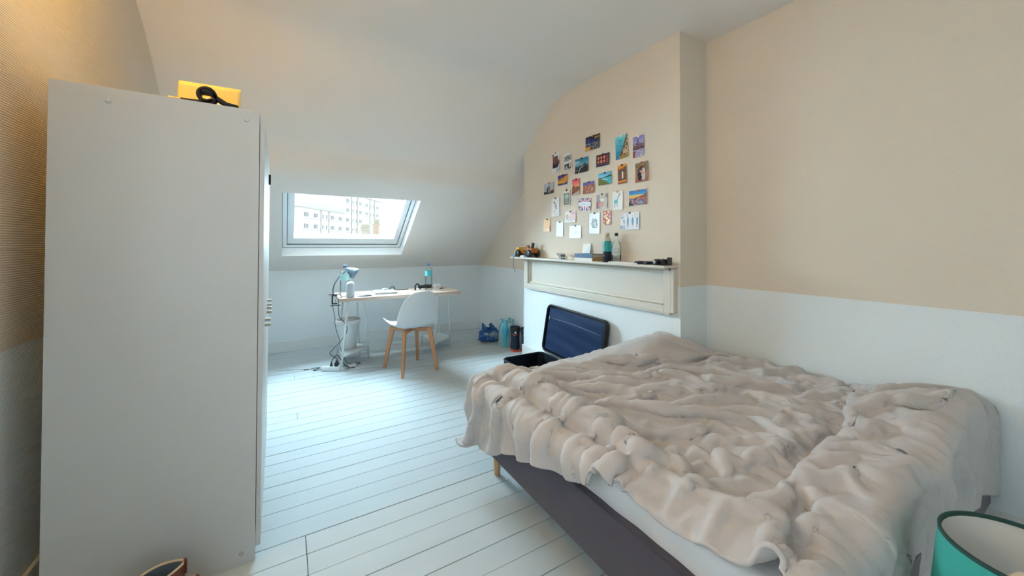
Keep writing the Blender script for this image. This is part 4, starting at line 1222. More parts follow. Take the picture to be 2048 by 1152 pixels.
book((2.275, 2.475, MZ), 0, 0.14, 0.225, 0.027, M['bookwhite'], M['pagesorange'], 'white paperback with tan pages, lower of the two shelf books')
book((2.275, 2.47, MZ + 0.0275), 0, 0.145, 0.225, 0.034, M['bookblue'], M['pages'], 'blue hardback, upper of the two shelf books')
fl = thing('flask', 'teal and navy printed flask with cream neck on the shelf', 'flask', (2.268, 2.252, MZ))
MB().lathe([(0.034, 0.0), (0.036, 0.004), (0.036, 0.085)], 24, cap1=False).obj('navy_wrap', M['flasknavy'], fl)
MB().lathe([(0.0362, 0.085), (0.0362, 0.16), (0.034, 0.172)], 24, cap0=False, cap1=False).obj('teal_wrap', M['flaskteal'], fl)
MB().lathe([(0.034, 0.172), (0.030, 0.19), (0.019, 0.207), (0.017, 0.212)], 24, cap0=False).obj('shoulder', M['flaskcream'], fl)
MB().lathe([(0.0185, 0.208), (0.0185, 0.236), (0.016, 0.239)], 20).obj('cap', M['flaskcream'], fl)
MB().tube([(-0.0365, 0.012, 0.108), (-0.0368, 0.0, 0.148), (-0.0365, -0.012, 0.108), (-0.0365, 0.012, 0.108)], 0.0015, 5).obj('drop_emblem', M['label_mint'], fl)
MB().lathe([(0.0, 0.0), (0.008, 0.0), (0.008, 0.001)], 12, c=(-0.0355, -0.002, 0.05), axis=(-1, 0, 0)).obj('emblem', M['grey'], fl)
pet_bottle((2.272, 2.155, MZ), 'clear water bottle with black cap beside the teal flask', 0.235, 0.036, 0.25, (0.28, 0.50), clear_mat('faint_label', (0.82, 0.86, 0.90), 0.1, alpha=0.75), M['black'], ridges=False)
tag(MB().box(-0.055, 0.055, -0.14, 0.14, 0, 0.008, bev=0.001).xf(Matrix.Translation((2.265, 2.04, MZ)) @ Matrix.Rotation(0.05, 4, 'Z')).obj('envelope', M['paper']), 'thick white envelope lying flat on the shelf', 'envelope')
sgl = thing('camera_strap', 'black folded camera strap beside the white envelope', 'strap', (2.26, 1.845, MZ), 0)
MB().tube([(-0.03, 0.085, 0.008), (-0.04, 0.03, 0.014), (-0.02, -0.03, 0.012), (0.0, -0.06, 0.014), (0.03, -0.02, 0.012), (0.02, 0.05, 0.010)], 0.0105, 8, smooth_path=2).obj('webbing', M['blackcloth'], sgl)
MB().box(-0.045, -0.015, -0.03, 0.0, 0.001, 0.022, bev=0.003).obj('buckle', M['black'], sgl)
tag(MB().box(-0.03, 0.03, -0.035, 0.035, 0, 0.030, bev=0.003).xf(Matrix.Translation((2.312, 1.80, MZ))).obj('soap_box', M['pink']), 'pale pink box behind the black strap', 'box')
cm = thing('camera', 'small black camera with lens on the near shelf end', 'camera', (2.262, 1.735, MZ), math.radians(-12))
MB().box(-0.02, 0.025, -0.045, 0.04, 0, 0.042, bev=0.007).obj('camera_body', M['black'], cm)
MB().lathe([(0.021, 0), (0.021, 0.018), (0.019, 0.026), (0.015, 0.028)], 20, c=(-0.02, 0.005, 0.021), axis=(-1, 0, 0)).obj('lens_barrel', M['black'], cm)
MB().lathe([(0.0, 0), (0.013, 0), (0.013, 0.001)], 18, c=(-0.0485, 0.005, 0.021), axis=(-1, 0, 0)).obj('lens_glass', M['silver'], cm)
MB().lathe([(0.008, 0), (0.008, 0.005)], 12, c=(0.0, -0.025, 0.042)).obj('shutter_button', M['steel'], cm)
tag(MB().box(-0.018, 0.018, -0.013, 0.013, 0, 0.055, bev=0.005).xf(Matrix.Translation((2.285, 1.678, MZ)) @ Matrix.Rotation(0.3, 4, 'Z')).obj('ring_box', M['black']), 'little black upright box at the very near shelf end', 'box')


# ---------------------------------------------------------------- postcards
class Canvas:
    def __init__(self, nx, ny, bg):
        self.nx, self.ny = nx, ny
        self.u, self.v = np.meshgrid((np.arange(nx) + 0.5) / nx, (np.arange(ny) + 0.5) / ny)   # v down
        self.a = np.zeros((ny, nx, 3)) + np.array(bg)
        self.rs = np.random.RandomState(nx * 131 + ny + int(sum(bg)))

    def grad(self, c0, c1, v0=0.0, v1=1.0):
        t = np.clip((self.v - v0) / (v1 - v0), 0, 1)[..., None]
        k = ((self.v >= v0) & (self.v <= v1))[..., None]
        self.a = np.where(k, np.array(c0) * (1 - t) + np.array(c1) * t, self.a)
        return self

    def m(self, mask, c):
        if callable(mask):
            mask = mask(self.u, self.v)
        self.a[mask] = c
        return self

    def rect(self, u0, v0, u1, v1, c):
        return self.m((self.u >= u0) & (self.u <= u1) & (self.v >= v0) & (self.v <= v1), c)

    def ell(self, cx, cy, rx, ry, c):
        return self.m(((self.u - cx) / rx) ** 2 + ((self.v - cy) / ry) ** 2 <= 1, c)

    def below(self, pts, c, v1=1.1):
        top = np.interp(self.u, [p[0] for p in pts], [p[1] for p in pts])
        return self.m((self.v >= top) & (self.v <= v1), c)

    def line(self, p, q, w_, c):
        return self.m(seg_dist(self.u, self.v, p, q) < w_, c)

    def specks(self, u0, v0, u1, v1, cols, p):
        k = (self.u >= u0) & (self.u <= u1) & (self.v >= v0) & (self.v <= v1) & (self.rs.rand(self.ny, self.nx) < p)
        ch_ = self.rs.randint(0, len(cols), (self.ny, self.nx))
        self.a = np.where(k[..., None], np.array(cols)[ch_], self.a)
        return self

    def text(self, rows, u0, v0, du, dv_, c):
        for j, r in enumerate(rows):
            for i, q in enumerate(r):
                if q != '.':
                    self.rect(u0 + i * du, v0 + j * dv_, u0 + (i + 1) * du - 1e-6, v0 + (j + 1) * dv_ - 1e-6, c)
        return self


printm = bpy.data.materials.new('postcard_print')
printm.use_nodes = True
_b = printm.node_tree.nodes['Principled BSDF']
_b.inputs['Roughness'].default_value = 0.4
_at = printm.node_tree.nodes.new('ShaderNodeVertexColor')
_at.layer_name = 'print'
printm.node_tree.links.new(_at.outputs[0], _b.inputs['Base Color'])


def card_mesh(name, w_, h_, cv, curl):
    nx, ny = cv.nx, cv.ny
    mb_ = MB()
    mb_.grid(lambda u, v: (-0.0006 - curl * ((u - 0.5) ** 2 * 2 + (v - 0.1) ** 2), (0.5 - u) * w_, (0.5 - v) * h_), nx, ny, 0)
    nfront = len(mb_.f)
    mb_.grid(lambda u, v: (0.0003 - curl * ((u - 0.5) ** 2 * 2 + (v - 0.1) ** 2), (u - 0.5) * w_, (0.5 - v) * h_), 6, 6, 1)
    me_ = mb_.mesh(name, [printm, M['paper']])
    col = np.ones((len(me_.loops), 4), np.float32)
    c = cv.a.reshape(-1, 3) / 255.0
    c = np.where(c <= 0.04045, c / 12.92, ((c + 0.055) / 1.055) ** 2.4)
    col[:nfront * 4, :3] = np.repeat(c, 4, axis=0)
    at = me_.color_attributes.new('print', 'FLOAT_COLOR', 'CORNER')
    at.data.foreach_set('color', col.ravel())
    return me_


def C(bg, land=False, nx=None, ny=None):
    return Canvas(nx or (30 if land else 20), ny or (20 if land else 30), bg)


cards = []
def card(geo, cv, label, clip='b', curl=0.004):
    cards.append((geo, cv, label, clip, curl))


# 1 night skyline with yellow script
c = C((10, 14, 50), True, 44, 30).grad((14, 14, 30), (24, 50, 140), 0, 0.55).grad((30, 80, 150), (20, 24, 60), 0.55, 1)
c.line((0.2, 0.15), (0.2, 0.6), 0.012, (90, 140, 210)).below([(0, 0.62), (0.35, 0.58), (0.6, 0.48), (0.8, 0.42), (1, 0.4)], (22, 28, 66))
c.specks(0, 0.5, 1, 1, [(220, 180, 90), (150, 120, 160), (90, 140, 190), (240, 240, 220)], 0.28).ell(0.15, 0.85, 0.2, 0.13, (230, 160, 30)).specks(0, 0.75, 0.35, 1, [(250, 200, 60), (120, 70, 20)], 0.4)
c.text(['##.#.#.##..#..#', '#.##.#.##.#.#.#', '##.###.##.#.#.#'], 0.64, 0.10, 0.0227, 0.04, (214, 170, 50))
card((2.505, 2.174, 0.182, 0.126, 0.0), c, 'night skyline postcard with golden lights, topmost on the wall', 'g')
# 2 cliff town above turquoise sea
c = C((60, 190, 210)).grad((120, 215, 220), (20, 120, 180), 0, 1)
c.m((c.u > 0.95 - 0.72 * c.v) & (c.v < 0.92), (96, 84, 54)).specks(0.2, 0.15, 1, 0.95, [(60, 70, 40), (50, 60, 50)], 0.12)
k = (c.u > 1.05 - 0.70 * c.v) & (c.rs.rand(c.ny, c.nx) < 0.7)
c.a[k] = np.array([(236, 214, 180), (214, 110, 70), (240, 235, 225), (180, 130, 80), (60, 60, 50)])[c.rs.randint(0, 5, k.sum())]
c.m((c.v > 0.86) & (c.u > 0.25), (150, 130, 60))
card((2.167, 2.06, 0.13, 0.189, 0.07), c, 'postcard of a turquoise sea below a steep cliff town', 'w')
# 3 lilac church
c = C((150, 140, 190)).grad((130, 128, 196), (190, 180, 210), 0, 0.5).rect(0.38, 0.12, 0.5, 0.45, (90, 74, 96)).below([(0, 0.45), (0.3, 0.32), (0.45, 0.25), (0.62, 0.34), (1, 0.42)], (120, 92, 110), 0.55)
c.rect(0, 0.5, 1, 0.62, (70, 76, 84)).specks(0, 0.3, 1, 0.62, [(160, 110, 100), (60, 60, 80), (140, 140, 150)], 0.3).grad((150, 140, 170), (176, 170, 200), 0.62, 1.0).ell(0.35, 0.62, 0.14, 0.05, (130, 50, 60)).ell(0.85, 0.58, 0.12, 0.04, (80, 40, 70)).rect(0, 0.7, 0.2, 1, (150, 50, 60)).specks(0.2, 0.65, 1, 1, [(220, 220, 240), (110, 110, 160)], 0.4)
card((1.995, 2.027, 0.107, 0.163, 0.02), c, 'lilac tinted church postcard, rightmost of the top row', 'w')
# 4 instant photo of a brown street
c = C((226, 226, 234)).rect(0.08, 0.16, 0.82, 0.76, (84, 44, 40)).rect(0.12, 0.2, 0.72, 0.5, (140, 74, 50)).specks(0.1, 0.2, 0.8, 0.76, [(40, 30, 50), (170, 90, 60), (60, 50, 90)], 0.3).rect(0.1, 0.58, 0.85, 0.76, (24, 22, 50)).ell(0.15, 0.1, 0.14, 0.05, (40, 30, 30)).ell(0.9, 0.5, 0.09, 0.14, (60, 30, 70)).specks(0.62, 0.84, 0.95, 0.96, [(50, 24, 60)], 0.5)
card((3.042, 2.092, 0.123, 0.199, 0.03), c, 'instant photo of a brown street with white border', 'g')
# 5 black and white photo pair
c = C((222, 224, 226)).rect(0.05, 0.16, 0.92, 0.46, (150, 154, 158)).specks(0.05, 0.14, 0.92, 0.46, [(50, 54, 60), (200, 204, 206), (90, 94, 98)], 0.55).rect(0.05, 0.64, 0.92, 0.97, (40, 38, 48)).ell(0.32, 0.86, 0.2, 0.14, (170, 170, 178)).ell(0.72, 0.78, 0.16, 0.14, (190, 188, 190)).ell(0.5, 0.8, 0.1, 0.12, (24, 22, 32))
card((2.85, 2.07, 0.116, 0.16, 0.10), c, 'strip of two black and white photos', 'w')
# 6 mountain road
c = C((30, 90, 120), True).grad((20, 110, 150), (110, 170, 190), 0, 0.5).ell(0.15, 0.3, 0.22, 0.16, (150, 190, 205)).ell(0.3, 0.42, 0.3, 0.1, (120, 160, 175))
c.below([(0, 0.62), (0.4, 0.55), (0.58, 0.48), (0.72, 0.34), (0.82, 0.45), (1, 0.5)], (46, 66, 78)).below([(0, 0.72), (0.5, 0.6), (0.7, 0.56), (1, 0.6)], (18, 26, 28)).line((0.62, 0.58), (0.38, 0.68), 0.03, (170, 170, 160)).line((0.38, 0.68), (0.28, 1.0), 0.025, (200, 200, 190)).ell(0.12, 0.78, 0.12, 0.05, (110, 130, 130))
card((2.651, 1.996, 0.183, 0.135, 0.0), c, 'postcard of a dark road winding to a peak under teal sky')
# 7 dark card with a grid of lit pictures
c = C((24, 18, 34), True, 36, 24)
for i in range(4):
    for j in range(2):
        u0, v0 = 0.07 + i * 0.225, 0.14 + j * 0.33
        c.rect(u0, v0, u0 + 0.17, v0 + 0.26, (190, 84, 50) if (i + j) % 2 == 0 else (150, 50, 56)).ell(u0 + 0.085, v0 + 0.13, 0.05, 0.09, (236, 170, 120) if i < 3 else (90, 60, 100))
c.rect(0.05, 0.8, 0.95, 0.93, (50, 36, 90)).specks(0.05, 0.8, 0.95, 0.93, [(90, 80, 130)], 0.4)
card((2.38, 1.994, 0.157, 0.105, 0.0), c, 'dark postcard with a grid of eight glowing pictures')
# 8 couple embracing
c = C((150, 116, 80)).grad((120, 110, 70), (176, 130, 90), 0, 0.6).grad((176, 120, 84), (160, 100, 72), 0.6, 1).specks(0, 0, 1, 0.55, [(90, 80, 50), (190, 160, 110)], 0.3).ell(0.42, 0.24, 0.12, 0.08, (90, 50, 36)).ell(0.58, 0.26, 0.1, 0.09, (110, 60, 44)).ell(0.34, 0.6, 0.17, 0.34, (40, 34, 60)).ell(0.62, 0.62, 0.15, 0.33, (214, 196, 196)).line((0.35, 0.42), (0.62, 0.58), 0.05, (206, 150, 124)).rect(0.8, 0.1, 0.84, 0.6, (90, 70, 50))
card((1.962, 1.823, 0.119, 0.151, 0.05), c, 'photo of a couple embracing in a brown field', 'r', 0.010)
# 9 waterfall in autumn colours
c = C((90, 60, 30)).grad((236, 160, 30), (210, 120, 20), 0, 0.22).below([(0, 0.26), (0.5, 0.2), (1, 0.1)], (84, 74, 50)).specks(0, 0.2, 1, 0.8, [(150, 60, 24), (60, 60, 44), (190, 90, 30)], 0.45).rect(0.46, 0.38, 0.58, 0.72, (226, 220, 214)).rect(0, 0.82, 1, 0.93, (226, 140, 30)).rect(0, 0.93, 1, 1, (120, 60, 24))
card((2.16, 1.838, 0.093, 0.155, 0.05), c, 'postcard of a waterfall among orange autumn leaves')
# 10 green headland and bay
c = C((60, 160, 200), True).grad((60, 160, 210), (150, 205, 225), 0, 0.35).below([(0, 0.42), (0.3, 0.38), (0.5, 0.33), (1, 0.22)], (26, 80, 60), 0.5).below([(0, 0.45), (0.5, 0.4), (1, 0.42)], (50, 180, 190)).below([(0, 0.4), (0.2, 0.5), (0.5, 0.66), (0.8, 0.9), (1, 1)], (96, 110, 40)).specks(0, 0.5, 0.6, 1, [(150, 120, 50), (50, 70, 30)], 0.35).line((0.35, 0.5), (0.7, 0.6), 0.03, (210, 230, 235))
card((2.355, 1.829, 0.153, 0.107, 0.0), c, 'postcard of a green headland beside a turquoise bay')
# 11 violet and yellow street at night
c = C((70, 40, 130), True).grad((70, 44, 140), (60, 30, 110), 0, 1).below([(0, 0.6), (0.4, 0.42), (0.75, 0.15), (1, 0.1)], (226, 160, 30), 0.85).specks(0, 0.3, 1, 0.85, [(250, 200, 60), (170, 90, 20), (210, 130, 30)], 0.5).below([(0.4, 1), (1, 0.72)], (80, 50, 150))
card((2.929, 1.901, 0.148, 0.098, 0.0), c, 'violet and yellow night street postcard')
# 12 red canyon sunset
c = C((200, 70, 60)).grad((214, 60, 84), (246, 170, 120), 0, 0.5).below([(0, 0.5), (0.25, 0.36), (0.4, 0.5), (0.7, 0.46), (1, 0.5)], (110, 34, 30)).specks(0, 0.5, 1, 0.8, [(190, 110, 20), (90, 40, 20), (150, 90, 20)], 0.6).below([(0, 0.95), (0.5, 0.8), (1, 0.74)], (190, 160, 140))
card((2.731, 1.804, 0.107, 0.153, 0.0), c, 'postcard of red canyon rocks at sunset')
# 13 orange city lights at dusk
c = C((90, 80, 150), True).grad((84, 80, 160), (110, 90, 150), 0, 0.3).below([(0, 0.38), (0.3, 0.28), (1, 0.24)], (150, 74, 40)).specks(0, 0.3, 1, 1, [(226, 130, 40), (60, 40, 90), (240, 180, 90), (100, 50, 50)], 0.6).ell(0.8, 0.68, 0.06, 0.07, (240, 226, 230))
card((2.557, 1.777, 0.146, 0.106, 0.0), c, 'postcard of orange city lights under violet dusk')
# 14 two people sitting against sky
c = C((170, 184, 196), True).grad((180, 190, 200), (160, 176, 190), 0, 0.7).below([(0, 0.72), (0.2, 0.8), (0.7, 0.78), (1, 0.68)], (40, 44, 54)).ell(0.38, 0.66, 0.1, 0.26, (30, 26, 30)).ell(0.52, 0.56, 0.09, 0.3, (150, 110, 96)).ell(0.5, 0.3, 0.05, 0.09, (50, 34, 30)).ell(0.55, 0.72, 0.14, 0.2, (170, 130, 116))
card((3.156, 1.845, 0.168, 0.113, 0.02), c, 'photo of two people sitting under a pale sky, far left', 'r')
# 15 arched gateway print
c = C((232, 222, 200)).rect(0.12, 0.2, 0.88, 0.92, (96, 92, 96)).ell(0.5, 0.42, 0.36, 0.18, (150, 160, 150)).rect(0.24, 0.42, 0.76, 0.72, (130, 146, 140)).ell(0.5, 0.4, 0.2, 0.12, (178, 192, 184)).rect(0.2, 0.76, 0.8, 0.84, (196, 160, 60))
card((2.869, 1.716, 0.105, 0.154, 0.02), c, 'cream bordered print of a grey arched gateway')
# 16 pencil drawing of a bird
c = C((226, 224, 222)).ell(0.36, 0.25, 0.09, 0.05, (110, 110, 112)).line((0.42, 0.28), (0.62, 0.55), 0.055, (150, 150, 150)).line((0.5, 0.36), (0.68, 0.62), 0.03, (100, 100, 104)).line((0.44, 0.45), (0.58, 0.6), 0.04, (176, 176, 176)).line((0.4, 0.66), (0.36, 0.78), 0.02, (90, 90, 94)).line((0.22, 0.2), (0.3, 0.24), 0.015, (120, 120, 120)).line((0.55, 0.85), (0.48, 0.93), 0.015, (150, 150, 150)).line((0.72, 0.84), (0.78, 0.92), 0.015, (160, 160, 160))
card((3.044, 1.641, 0.129, 0.186, 0.02), c, 'white card with a grey pencil drawing of a bird')
# 17 union flag with lettering
c = C((34, 38, 96), True, 56, 38)
for p, q in (((0, 0), (1, 1)), ((0, 1), (1, 0))):
    c.line(p, q, 0.075, (240, 236, 240)).line(p, q, 0.036, (190, 36, 60))
c.rect(0.39, 0, 0.61, 1, (240, 236, 240)).rect(0.44, 0, 0.56, 1, (196, 40, 60)).rect(0, 0.34, 1, 0.66, (240, 240, 246))
LT = {'L': ['#....', '#....', '#....', '#....', '#....', '#....', '#####'], 'O': ['.###.', '#...#', '#...#', '#...#', '#...#', '#...#', '.###.'],
      'N': ['#...#', '##..#', '##..#', '#.#.#', '#..##', '#..##', '#...#'], 'D': ['####.', '#...#', '#...#', '#...#', '#...#', '#...#', '####.']}
for i, q in enumerate('LONDON'):
    c.text(LT[q], 0.075 + i * 0.146, 0.41, 0.0205, 0.0265, (20, 110, 140) if i % 2 else (40, 60, 120))
card((2.608, 1.631, 0.159, 0.113, -0.07), c, 'union flag postcard lettered LONDON across the middle', 'n')
# 18 pale fashion collage
c = C((206, 196, 188)).rect(0, 0.05, 0.3, 0.5, (150, 140, 146)).ell(0.55, 0.25, 0.22, 0.2, (190, 180, 140)).ell(0.5, 0.42, 0.2, 0.12, (236, 232, 226)).rect(0, 0.5, 0.22, 0.95, (150, 60, 70)).rect(0.24, 0.4, 0.34, 0.95, (90, 90, 100)).ell(0.52, 0.68, 0.24, 0.18, (214, 150, 130)).line((0.8, 0.3), (0.92, 0.9), 0.03, (150, 166, 180)).rect(0.86, 0, 1, 0.25, (120, 100, 92))
card((2.391, 1.637, 0.127, 0.129, 0.0), c, 'pale pink and red collage card beside the flag card')
# 19 turquoise giraffe
c = C((234, 232, 230)).ell(0.33, 0.55, 0.17, 0.10, (70, 180, 184)).line((0.42, 0.5), (0.70, 0.16), 0.04, (80, 176, 180)).ell(0.73, 0.14, 0.06, 0.03, (90, 140, 150)).line((0.22, 0.55), (0.16, 0.86), 0.03, (90, 186, 188)).line((0.30, 0.6), (0.24, 0.8), 0.02, (110, 196, 196)).line((0.46, 0.58), (0.5, 0.88), 0.02, (130, 170, 180)).line((0.42, 0.6), (0.40, 0.84), 0.015, (150, 200, 200))
card((2.211, 1.627, 0.111, 0.151, 0.0), c, 'white card with a turquoise giraffe silhouette', 'g')
# 20 hillside village at sunset
c = C((20, 110, 190), True).grad((16, 100, 190), (70, 170, 214), 0, 0.32).grad((236, 200, 100), (230, 150, 50), 0.32, 0.52).below([(0, 0.56), (0.3, 0.52), (0.6, 0.42), (0.8, 0.34), (1, 0.2)], (120, 70, 70)).specks(0, 0.5, 1, 1, [(230, 220, 220), (60, 60, 90), (200, 90, 60), (100, 120, 160)], 0.6).below([(0, 0.75), (0.2, 0.9), (0.3, 1)], (24, 24, 40)).ell(0.66, 0.86, 0.1, 0.08, (70, 160, 190)).rect(0.62, 0.5, 0.95, 0.58, (190, 74, 50))
card((2.003, 1.63, 0.17, 0.117, 0.0), c, 'postcard of a hillside village under blue and orange sky', 'g')
# 21 pink watercolour
c = C((226, 222, 218), True).ell(0.65, 0.45, 0.4, 0.5, (220, 176, 170)).ell(0.38, 0.3, 0.12, 0.16, (236, 190, 140)).ell(0.2, 0.5, 0.12, 0.26, (176, 150, 140)).ell(0.8, 0.2, 0.2, 0.16, (206, 150, 150)).ell(0.4, 0.8, 0.16, 0.14, (196, 206, 206)).specks(0.4, 0.2, 1, 0.9, [(230, 190, 186), (206, 156, 156)], 0.3)
card((2.812, 1.529, 0.157, 0.106, 0.0), c, 'pale pink watercolour card')
# 22 anatomical heart drawing
c = C((230, 230, 234)).ell(0.5, 0.52, 0.28, 0.22, (130, 134, 140)).ell(0.54, 0.54, 0.13, 0.15, (196, 196, 180)).ell(0.36, 0.34, 0.06, 0.07, (140, 144, 150)).ell(0.6, 0.33, 0.07, 0.06, (110, 114, 120)).specks(0.25, 0.35, 0.78, 0.72, [(90, 94, 104), (176, 180, 186)], 0.3).line((0.3, 0.2), (0.7, 0.2), 0.01, (196, 198, 204))
card((2.483, 1.452, 0.133, 0.183, 0.0), c, 'white card with a grey anatomical heart drawing')
# 23 red card with pale blossoms
c = C((176, 24, 26))
for x, y, r in ((0.2, 0.15, 0.12), (0.65, 0.1, 0.1), (0.25, 0.4, 0.16), (0.45, 0.55, 0.15), (0.5, 0.3, 0.1), (0.75, 0.7, 0.16), (0.6, 0.84, 0.2), (0.1, 0.75, 0.1), (0.85, 0.42, 0.07), (0.1, 0.95, 0.1)):
    c.ell(x, y, r, r * 0.62, (246, 222, 160))
c.ell(0.32, 0.43, 0.05, 0.04, (110, 90, 40))
card((2.329, 1.492, 0.087, 0.118, 0.0), c, 'small red card with pale yellow blossoms', 'n')
# 24 fashion sketch in blue
c = C((226, 226, 232), True, 40, 28)
for x, h0 in ((0.40, 0.35), (0.66, 0.28), (0.9, 0.22)):
    c.ell(x, 0.5, 0.06, 0.22, (110, 150, 184)).ell(x, h0 - 0.08, 0.025, 0.05, (200, 160, 150)).line((x - 0.03, 0.7), (x - 0.04, 0.9), 0.012, (140, 130, 140)).line((x + 0.03, 0.7), (x + 0.03, 0.9), 0.012, (140, 130, 140))
c.line((0.34, 0.05), (0.40, 0.3), 0.015, (130, 130, 140)).line((0.78, 0.06), (0.8, 0.3), 0.015, (150, 150, 160)).specks(0.0, 0.05, 0.25, 0.2, [(206, 160, 160), (220, 200, 200)], 0.5).rect(0.03, 0.2, 0.16, 0.32, (140, 160, 190)).line((0.18, 0.42), (0.2, 0.62), 0.03, (130, 150, 140)).rect(0.0, 0.74, 0.24, 0.96, (150, 170, 196)).specks(0, 0.72, 0.26, 0.97, [(90, 110, 140), (220, 224, 230)], 0.45)
card((2.084, 1.451, 0.187, 0.135, 0.0), c, 'white card with blue fashion figure sketches')
# 25 plain orange
c = C((244, 190, 130)).grad((246, 196, 136), (240, 196, 150), 0, 1).ell(0.68, 0.86, 0.12, 0.12, (250, 246, 220)).m(lambda u, v: (u > 0.78) & (v > 0.55), (226, 140, 110))
card((3.188, 1.461, 0.115, 0.131, 0.0), c, 'plain pale orange card, lowest at the far left')
# 26 faint ruled lines
c = C((232, 230, 234))
for i in range(6):
    c.line((0.2 + i * 0.12, 0.2), (0.2 + i * 0.12, 0.85), 0.012, (214, 214, 222))
card((2.974, 1.415, 0.11, 0.147, 0.0), c, 'upright white card with faint vertical lines')
# 27 faint blue ship
c = C((228, 232, 236), True).line((0.52, 0.35), (0.52, 0.6), 0.02, (200, 214, 228)).ell(0.5, 0.62, 0.1, 0.06, (204, 212, 222)).m(lambda u, v: (abs(u - 0.56) < (v - 0.35) * 0.25) & (v < 0.58) & (v > 0.35), (206, 222, 236))
card((2.74, 1.382, 0.167, 0.119, 0.0), c, 'wide white card with a faint blue boat')

clipm = {'b': M['black'], 'g': M['brass'], 'w': M['paper'], 'r': mat('red_clip', srgb(170, 50, 60), 0.4)}
for (Y_, Z_, w_, h_, sl), cv, lb, clip, curl in cards:
    o = link('postcard', card_mesh('postcard', w_, h_, cv, curl))
    o.location = (XC - 0.0035, Y_, Z_)
    o.rotation_euler = (-sl, 0, 0)
    tag(o, lb, 'postcard', 'postcards on the chimney breast')
    if clip != 'n':
        MB().box(-0.006, 0.002, -0.008, 0.008, h_ / 2 - 0.010, h_ / 2 + 0.004, bev=0.001).obj('clip', clipm[clip], o)
# card leaning on the shelf
c = C((214, 196, 170)).grad((216, 200, 176), (206, 190, 170), 0, 1).m(lambda u, v: (u > 0.9 - 0.8 * v) & (v < 0.6), (168, 190, 204)).below([(0, 0.55), (1, 0.5)], (190, 184, 180)).specks(0, 0.5, 1, 1, [(206, 196, 190), (170, 176, 184)], 0.3)
o = link('postcard', card_mesh('postcard', 0.105, 0.15, c, 0.002))
o.location = (XC - 0.018, 2.575, MZ + 0.0745)
o.rotation_euler = (0, math.radians(9), 0)
tag(o, 'small pale blue and sand card leaning on the shelf behind the books', 'postcard')

# ---------------------------------------------------------------- outside: apartment blocks and chimneys
AZ = math.radians(33)
FD = Vector((math.sin(AZ), math.cos(AZ), 0))       # along the facade
FN = Vector((math.cos(AZ), -math.sin(AZ), 0))      # out of the facade (towards the viewer's right) -> flipped below
P0 = Vector((3.656, 114.42, 0))


def fac(s, d, z):
    """facade point: s along, d behind the face (+) or proud (-)"""
    return P0 + FD * s - FN * d + Vector((0, 0, z))


def facbox(m_, s0, s1, d0, d1, z0, z1, mi=0):
    vs = [fac(s, d, z) for z in (z0, z1) for d in (d0, d1) for s in (s0, s1)]
    return m_.add(vs, [(0, 2, 3, 1), (4, 5, 7, 6), (0, 1, 5, 4), (2, 6, 7, 3), (0, 4, 6, 2), (1, 3, 7, 5)], mi)


def loc_part(m_, name, mt_, root):
    o = m_.obj(name, mt_, root)
    o.location = -root.location
    return o


def building(label, name, s0, s1, z1, rows, cols, narrow, m_wall, d0=0.0, dep=14):
    root = thing(name, label, 'building', fac((s0 + s1) / 2, 2, 0))
    loc_part(facbox(MB(), s0, s1, d0, d0 + dep, -6, z1), 'wall', m_wall, root)
    loc_part(facbox(MB(), s0 - 0.2, s1 + 0.2, d0 - 0.35, d0 + dep, z1, z1 + 0.35), 'coping', M['facadetrim'], root)
    for zr in rows:
        loc_part(facbox(MB(), s0, s1, d0 - 0.10, d0 + 0.0, zr - 1.05, zr - 0.92), 'string_course', M['facadetrim'], root)
        for sc_x in cols + narrow:
            if not (s0 + 0.5 < sc_x < s1 - 0.5):
                continue
            hw2 = 1.15 if sc_x in cols else 0.45
            wn = loc_part(facbox(MB(), sc_x - hw2, sc_x + hw2, d0 - 0.04, d0 + 0.02, zr - 0.72, zr + 0.72), 'window', M['farframe'], root)
            k = 3 if sc_x in cols else 1
            for i in range(k):
                a = sc_x - hw2 + 0.12 + i * (2 * hw2 - 0.12) / k
                b = a + (2 * hw2 - 0.12) / k - 0.20
                o = facbox(MB(), a, b, d0 - 0.06, d0 - 0.03, zr - 0.60, zr + 0.60).obj('pane', M['farglass'], wn)
    for sc_x in [x + dx for x in narrow[::2] for dx in (-1.1, 3.35)]:
        if s0 < sc_x < s1:
            loc_part(facbox(MB(), sc_x - 0.08, sc_x + 0.08, d0 - 0.2, d0, -6, z1), 'pilaster', M['facadetrim'], root)
    return root


COLS = [2.15, 6.8, 16.05, 20.95, 26.0, 35.75, 41.15, 51.3]
NARR = [10.55, 12.7, 29.9, 32.35, 45.0, 47.6]
building('pale four storey apartment block in the skylight with lower roof line', 'apartment_building', 0.0, 23.5, 10.85, [5.95, 9.05], COLS, NARR, M['facade'])
building('taller pale apartment block right of the lower one in the skylight', 'apartment_building', 23.5, 56.2, 18.0, [5.95, 9.05, 12.3, 15.45], COLS, NARR, M['facade'], dep=13)
b3 = thing('white_building', 'blank white tower wall rising behind the lower apartment roof', 'building', fac(16, 25, 0))
loc_part(facbox(MB(), 9.5, 23.5, 14.5, 30, -6, 17), 'wall', M['facadewhite'], b3)
loc_part(facbox(MB(), -4, 9.5, 17, 30, -6, 14.6), 'low_wing', M['facadewhite'], b3)
loc_part(facbox(MB(), -6, -0.5, 14.4, 14.9, 13.0, 13.5), 'parapet', M['facadetrim'], b3)

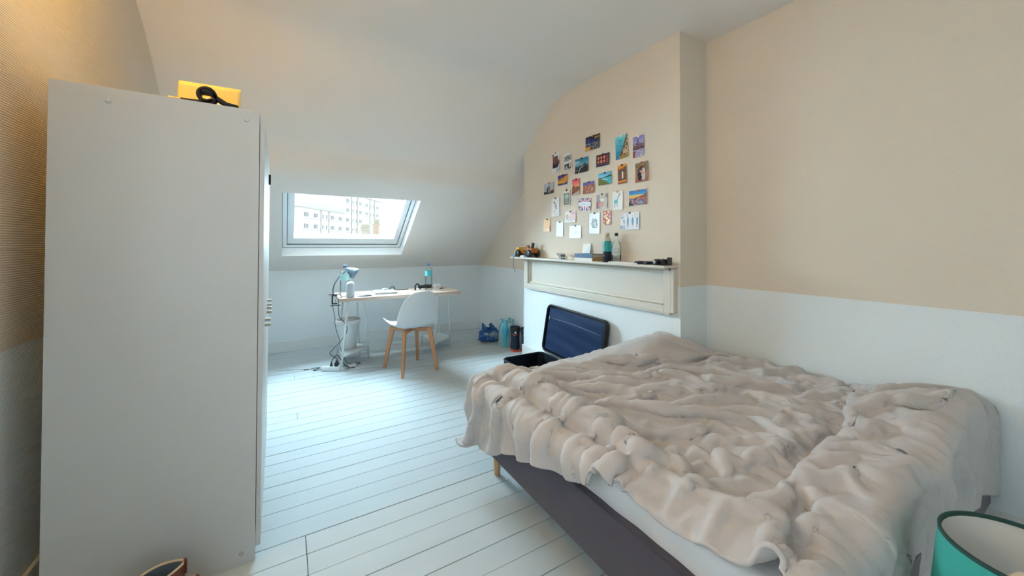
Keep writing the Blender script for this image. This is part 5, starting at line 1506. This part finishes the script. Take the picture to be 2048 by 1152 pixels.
cs = thing('brick_chimney', 'brick chimney stack with stepped cap on the nearest roof', 'chimney', (3.53, 18, 0))
MB().box(-0.165, 0.165, -0.17, 0.17, 0.6, 2.12).obj('core', M['mortar'], cs)
bw, bh = 0.11, 0.052
bme = MB().box(-bw / 2 + 0.004, bw / 2 - 0.004, -0.012, 0.012, 0.004, bh - 0.004).mesh('brick', M['brick'])
for r in range(9):
    for i in range(-1, 3):
        x = -0.165 + (i + 0.5 + 0.5 * (r % 2)) * bw
        if -0.17 < x - bw / 2 + 0.02 and x + bw / 2 < 0.20:
            o = link('brick', bme, cs)
            o.location = (x, -0.172, 1.64 + r * bh)
MB().box(-0.21, 0.21, -0.2, 0.2, 2.12, 2.15).box(-0.11, 0.13, -0.15, 0.15, 2.15, 2.22).box(-0.13, 0.15, -0.17, 0.17, 2.22, 2.25).box(-0.11, 0.13, -0.15, 0.15, 2.25, 2.33).box(-0.12, 0.14, -0.16, 0.16, 2.33, 2.36).obj('stepped_cap', M['roofstone'], cs)
c2 = thing('stone_chimney', 'pale stepped stone chimney left of the brick stack', 'chimney', (3.02, 18.0, 0))
MB().box(-0.13, 0.20, -0.2, 0.2, 0.6, 1.84).box(-0.20, 0.24, -0.24, 0.24, 1.84, 1.90).box(-0.16, 0.21, -0.2, 0.2, 1.90, 2.0).box(-0.19, 0.22, -0.22, 0.22, 2.0, 2.04).box(-0.12, 0.2, -0.18, 0.18, 2.04, 2.12).obj('stack', M['roofstone'], c2)
MB().add([(-0.1, -0.16, 2.12), (0.2, -0.16, 2.12), (0.2, 0.16, 2.12), (-0.1, 0.16, 2.12), (0.16, 0, 2.30)], [(0, 1, 4), (1, 2, 4), (2, 3, 4), (3, 0, 4)]).obj('sloped_cap', M['roofstone'], c2)
nr = thing('neighbour_roof', 'low tiled roof with white party wall in front of the far blocks', 'roof', (4.2, 18.6, 0))
MB().box(-0.5, 1.6, -0.1, 0.4, 0.6, 1.73).obj('party_wall', M['facadewhite'], nr)
MB().add([(-0.5, -0.6, 1.52), (1.6, -0.6, 1.52), (1.6, -0.1, 1.72), (-0.5, -0.1, 1.72), (-0.5, -0.6, 0.6), (1.6, -0.6, 0.6)], [(0, 1, 2, 3), (4, 5, 1, 0)]).obj('tiled_slope', M['rooftile'], nr)
MB().box(-0.45, 1.7, 0.6, 1.2, 0.6, 2.02).obj('rear_wall', M['facadewhite'], nr)
MB().box(-1.6, 1.6, -0.9, 1.2, 0.5, 0.6).obj('roof_deck', M['facadetrim'], nr)
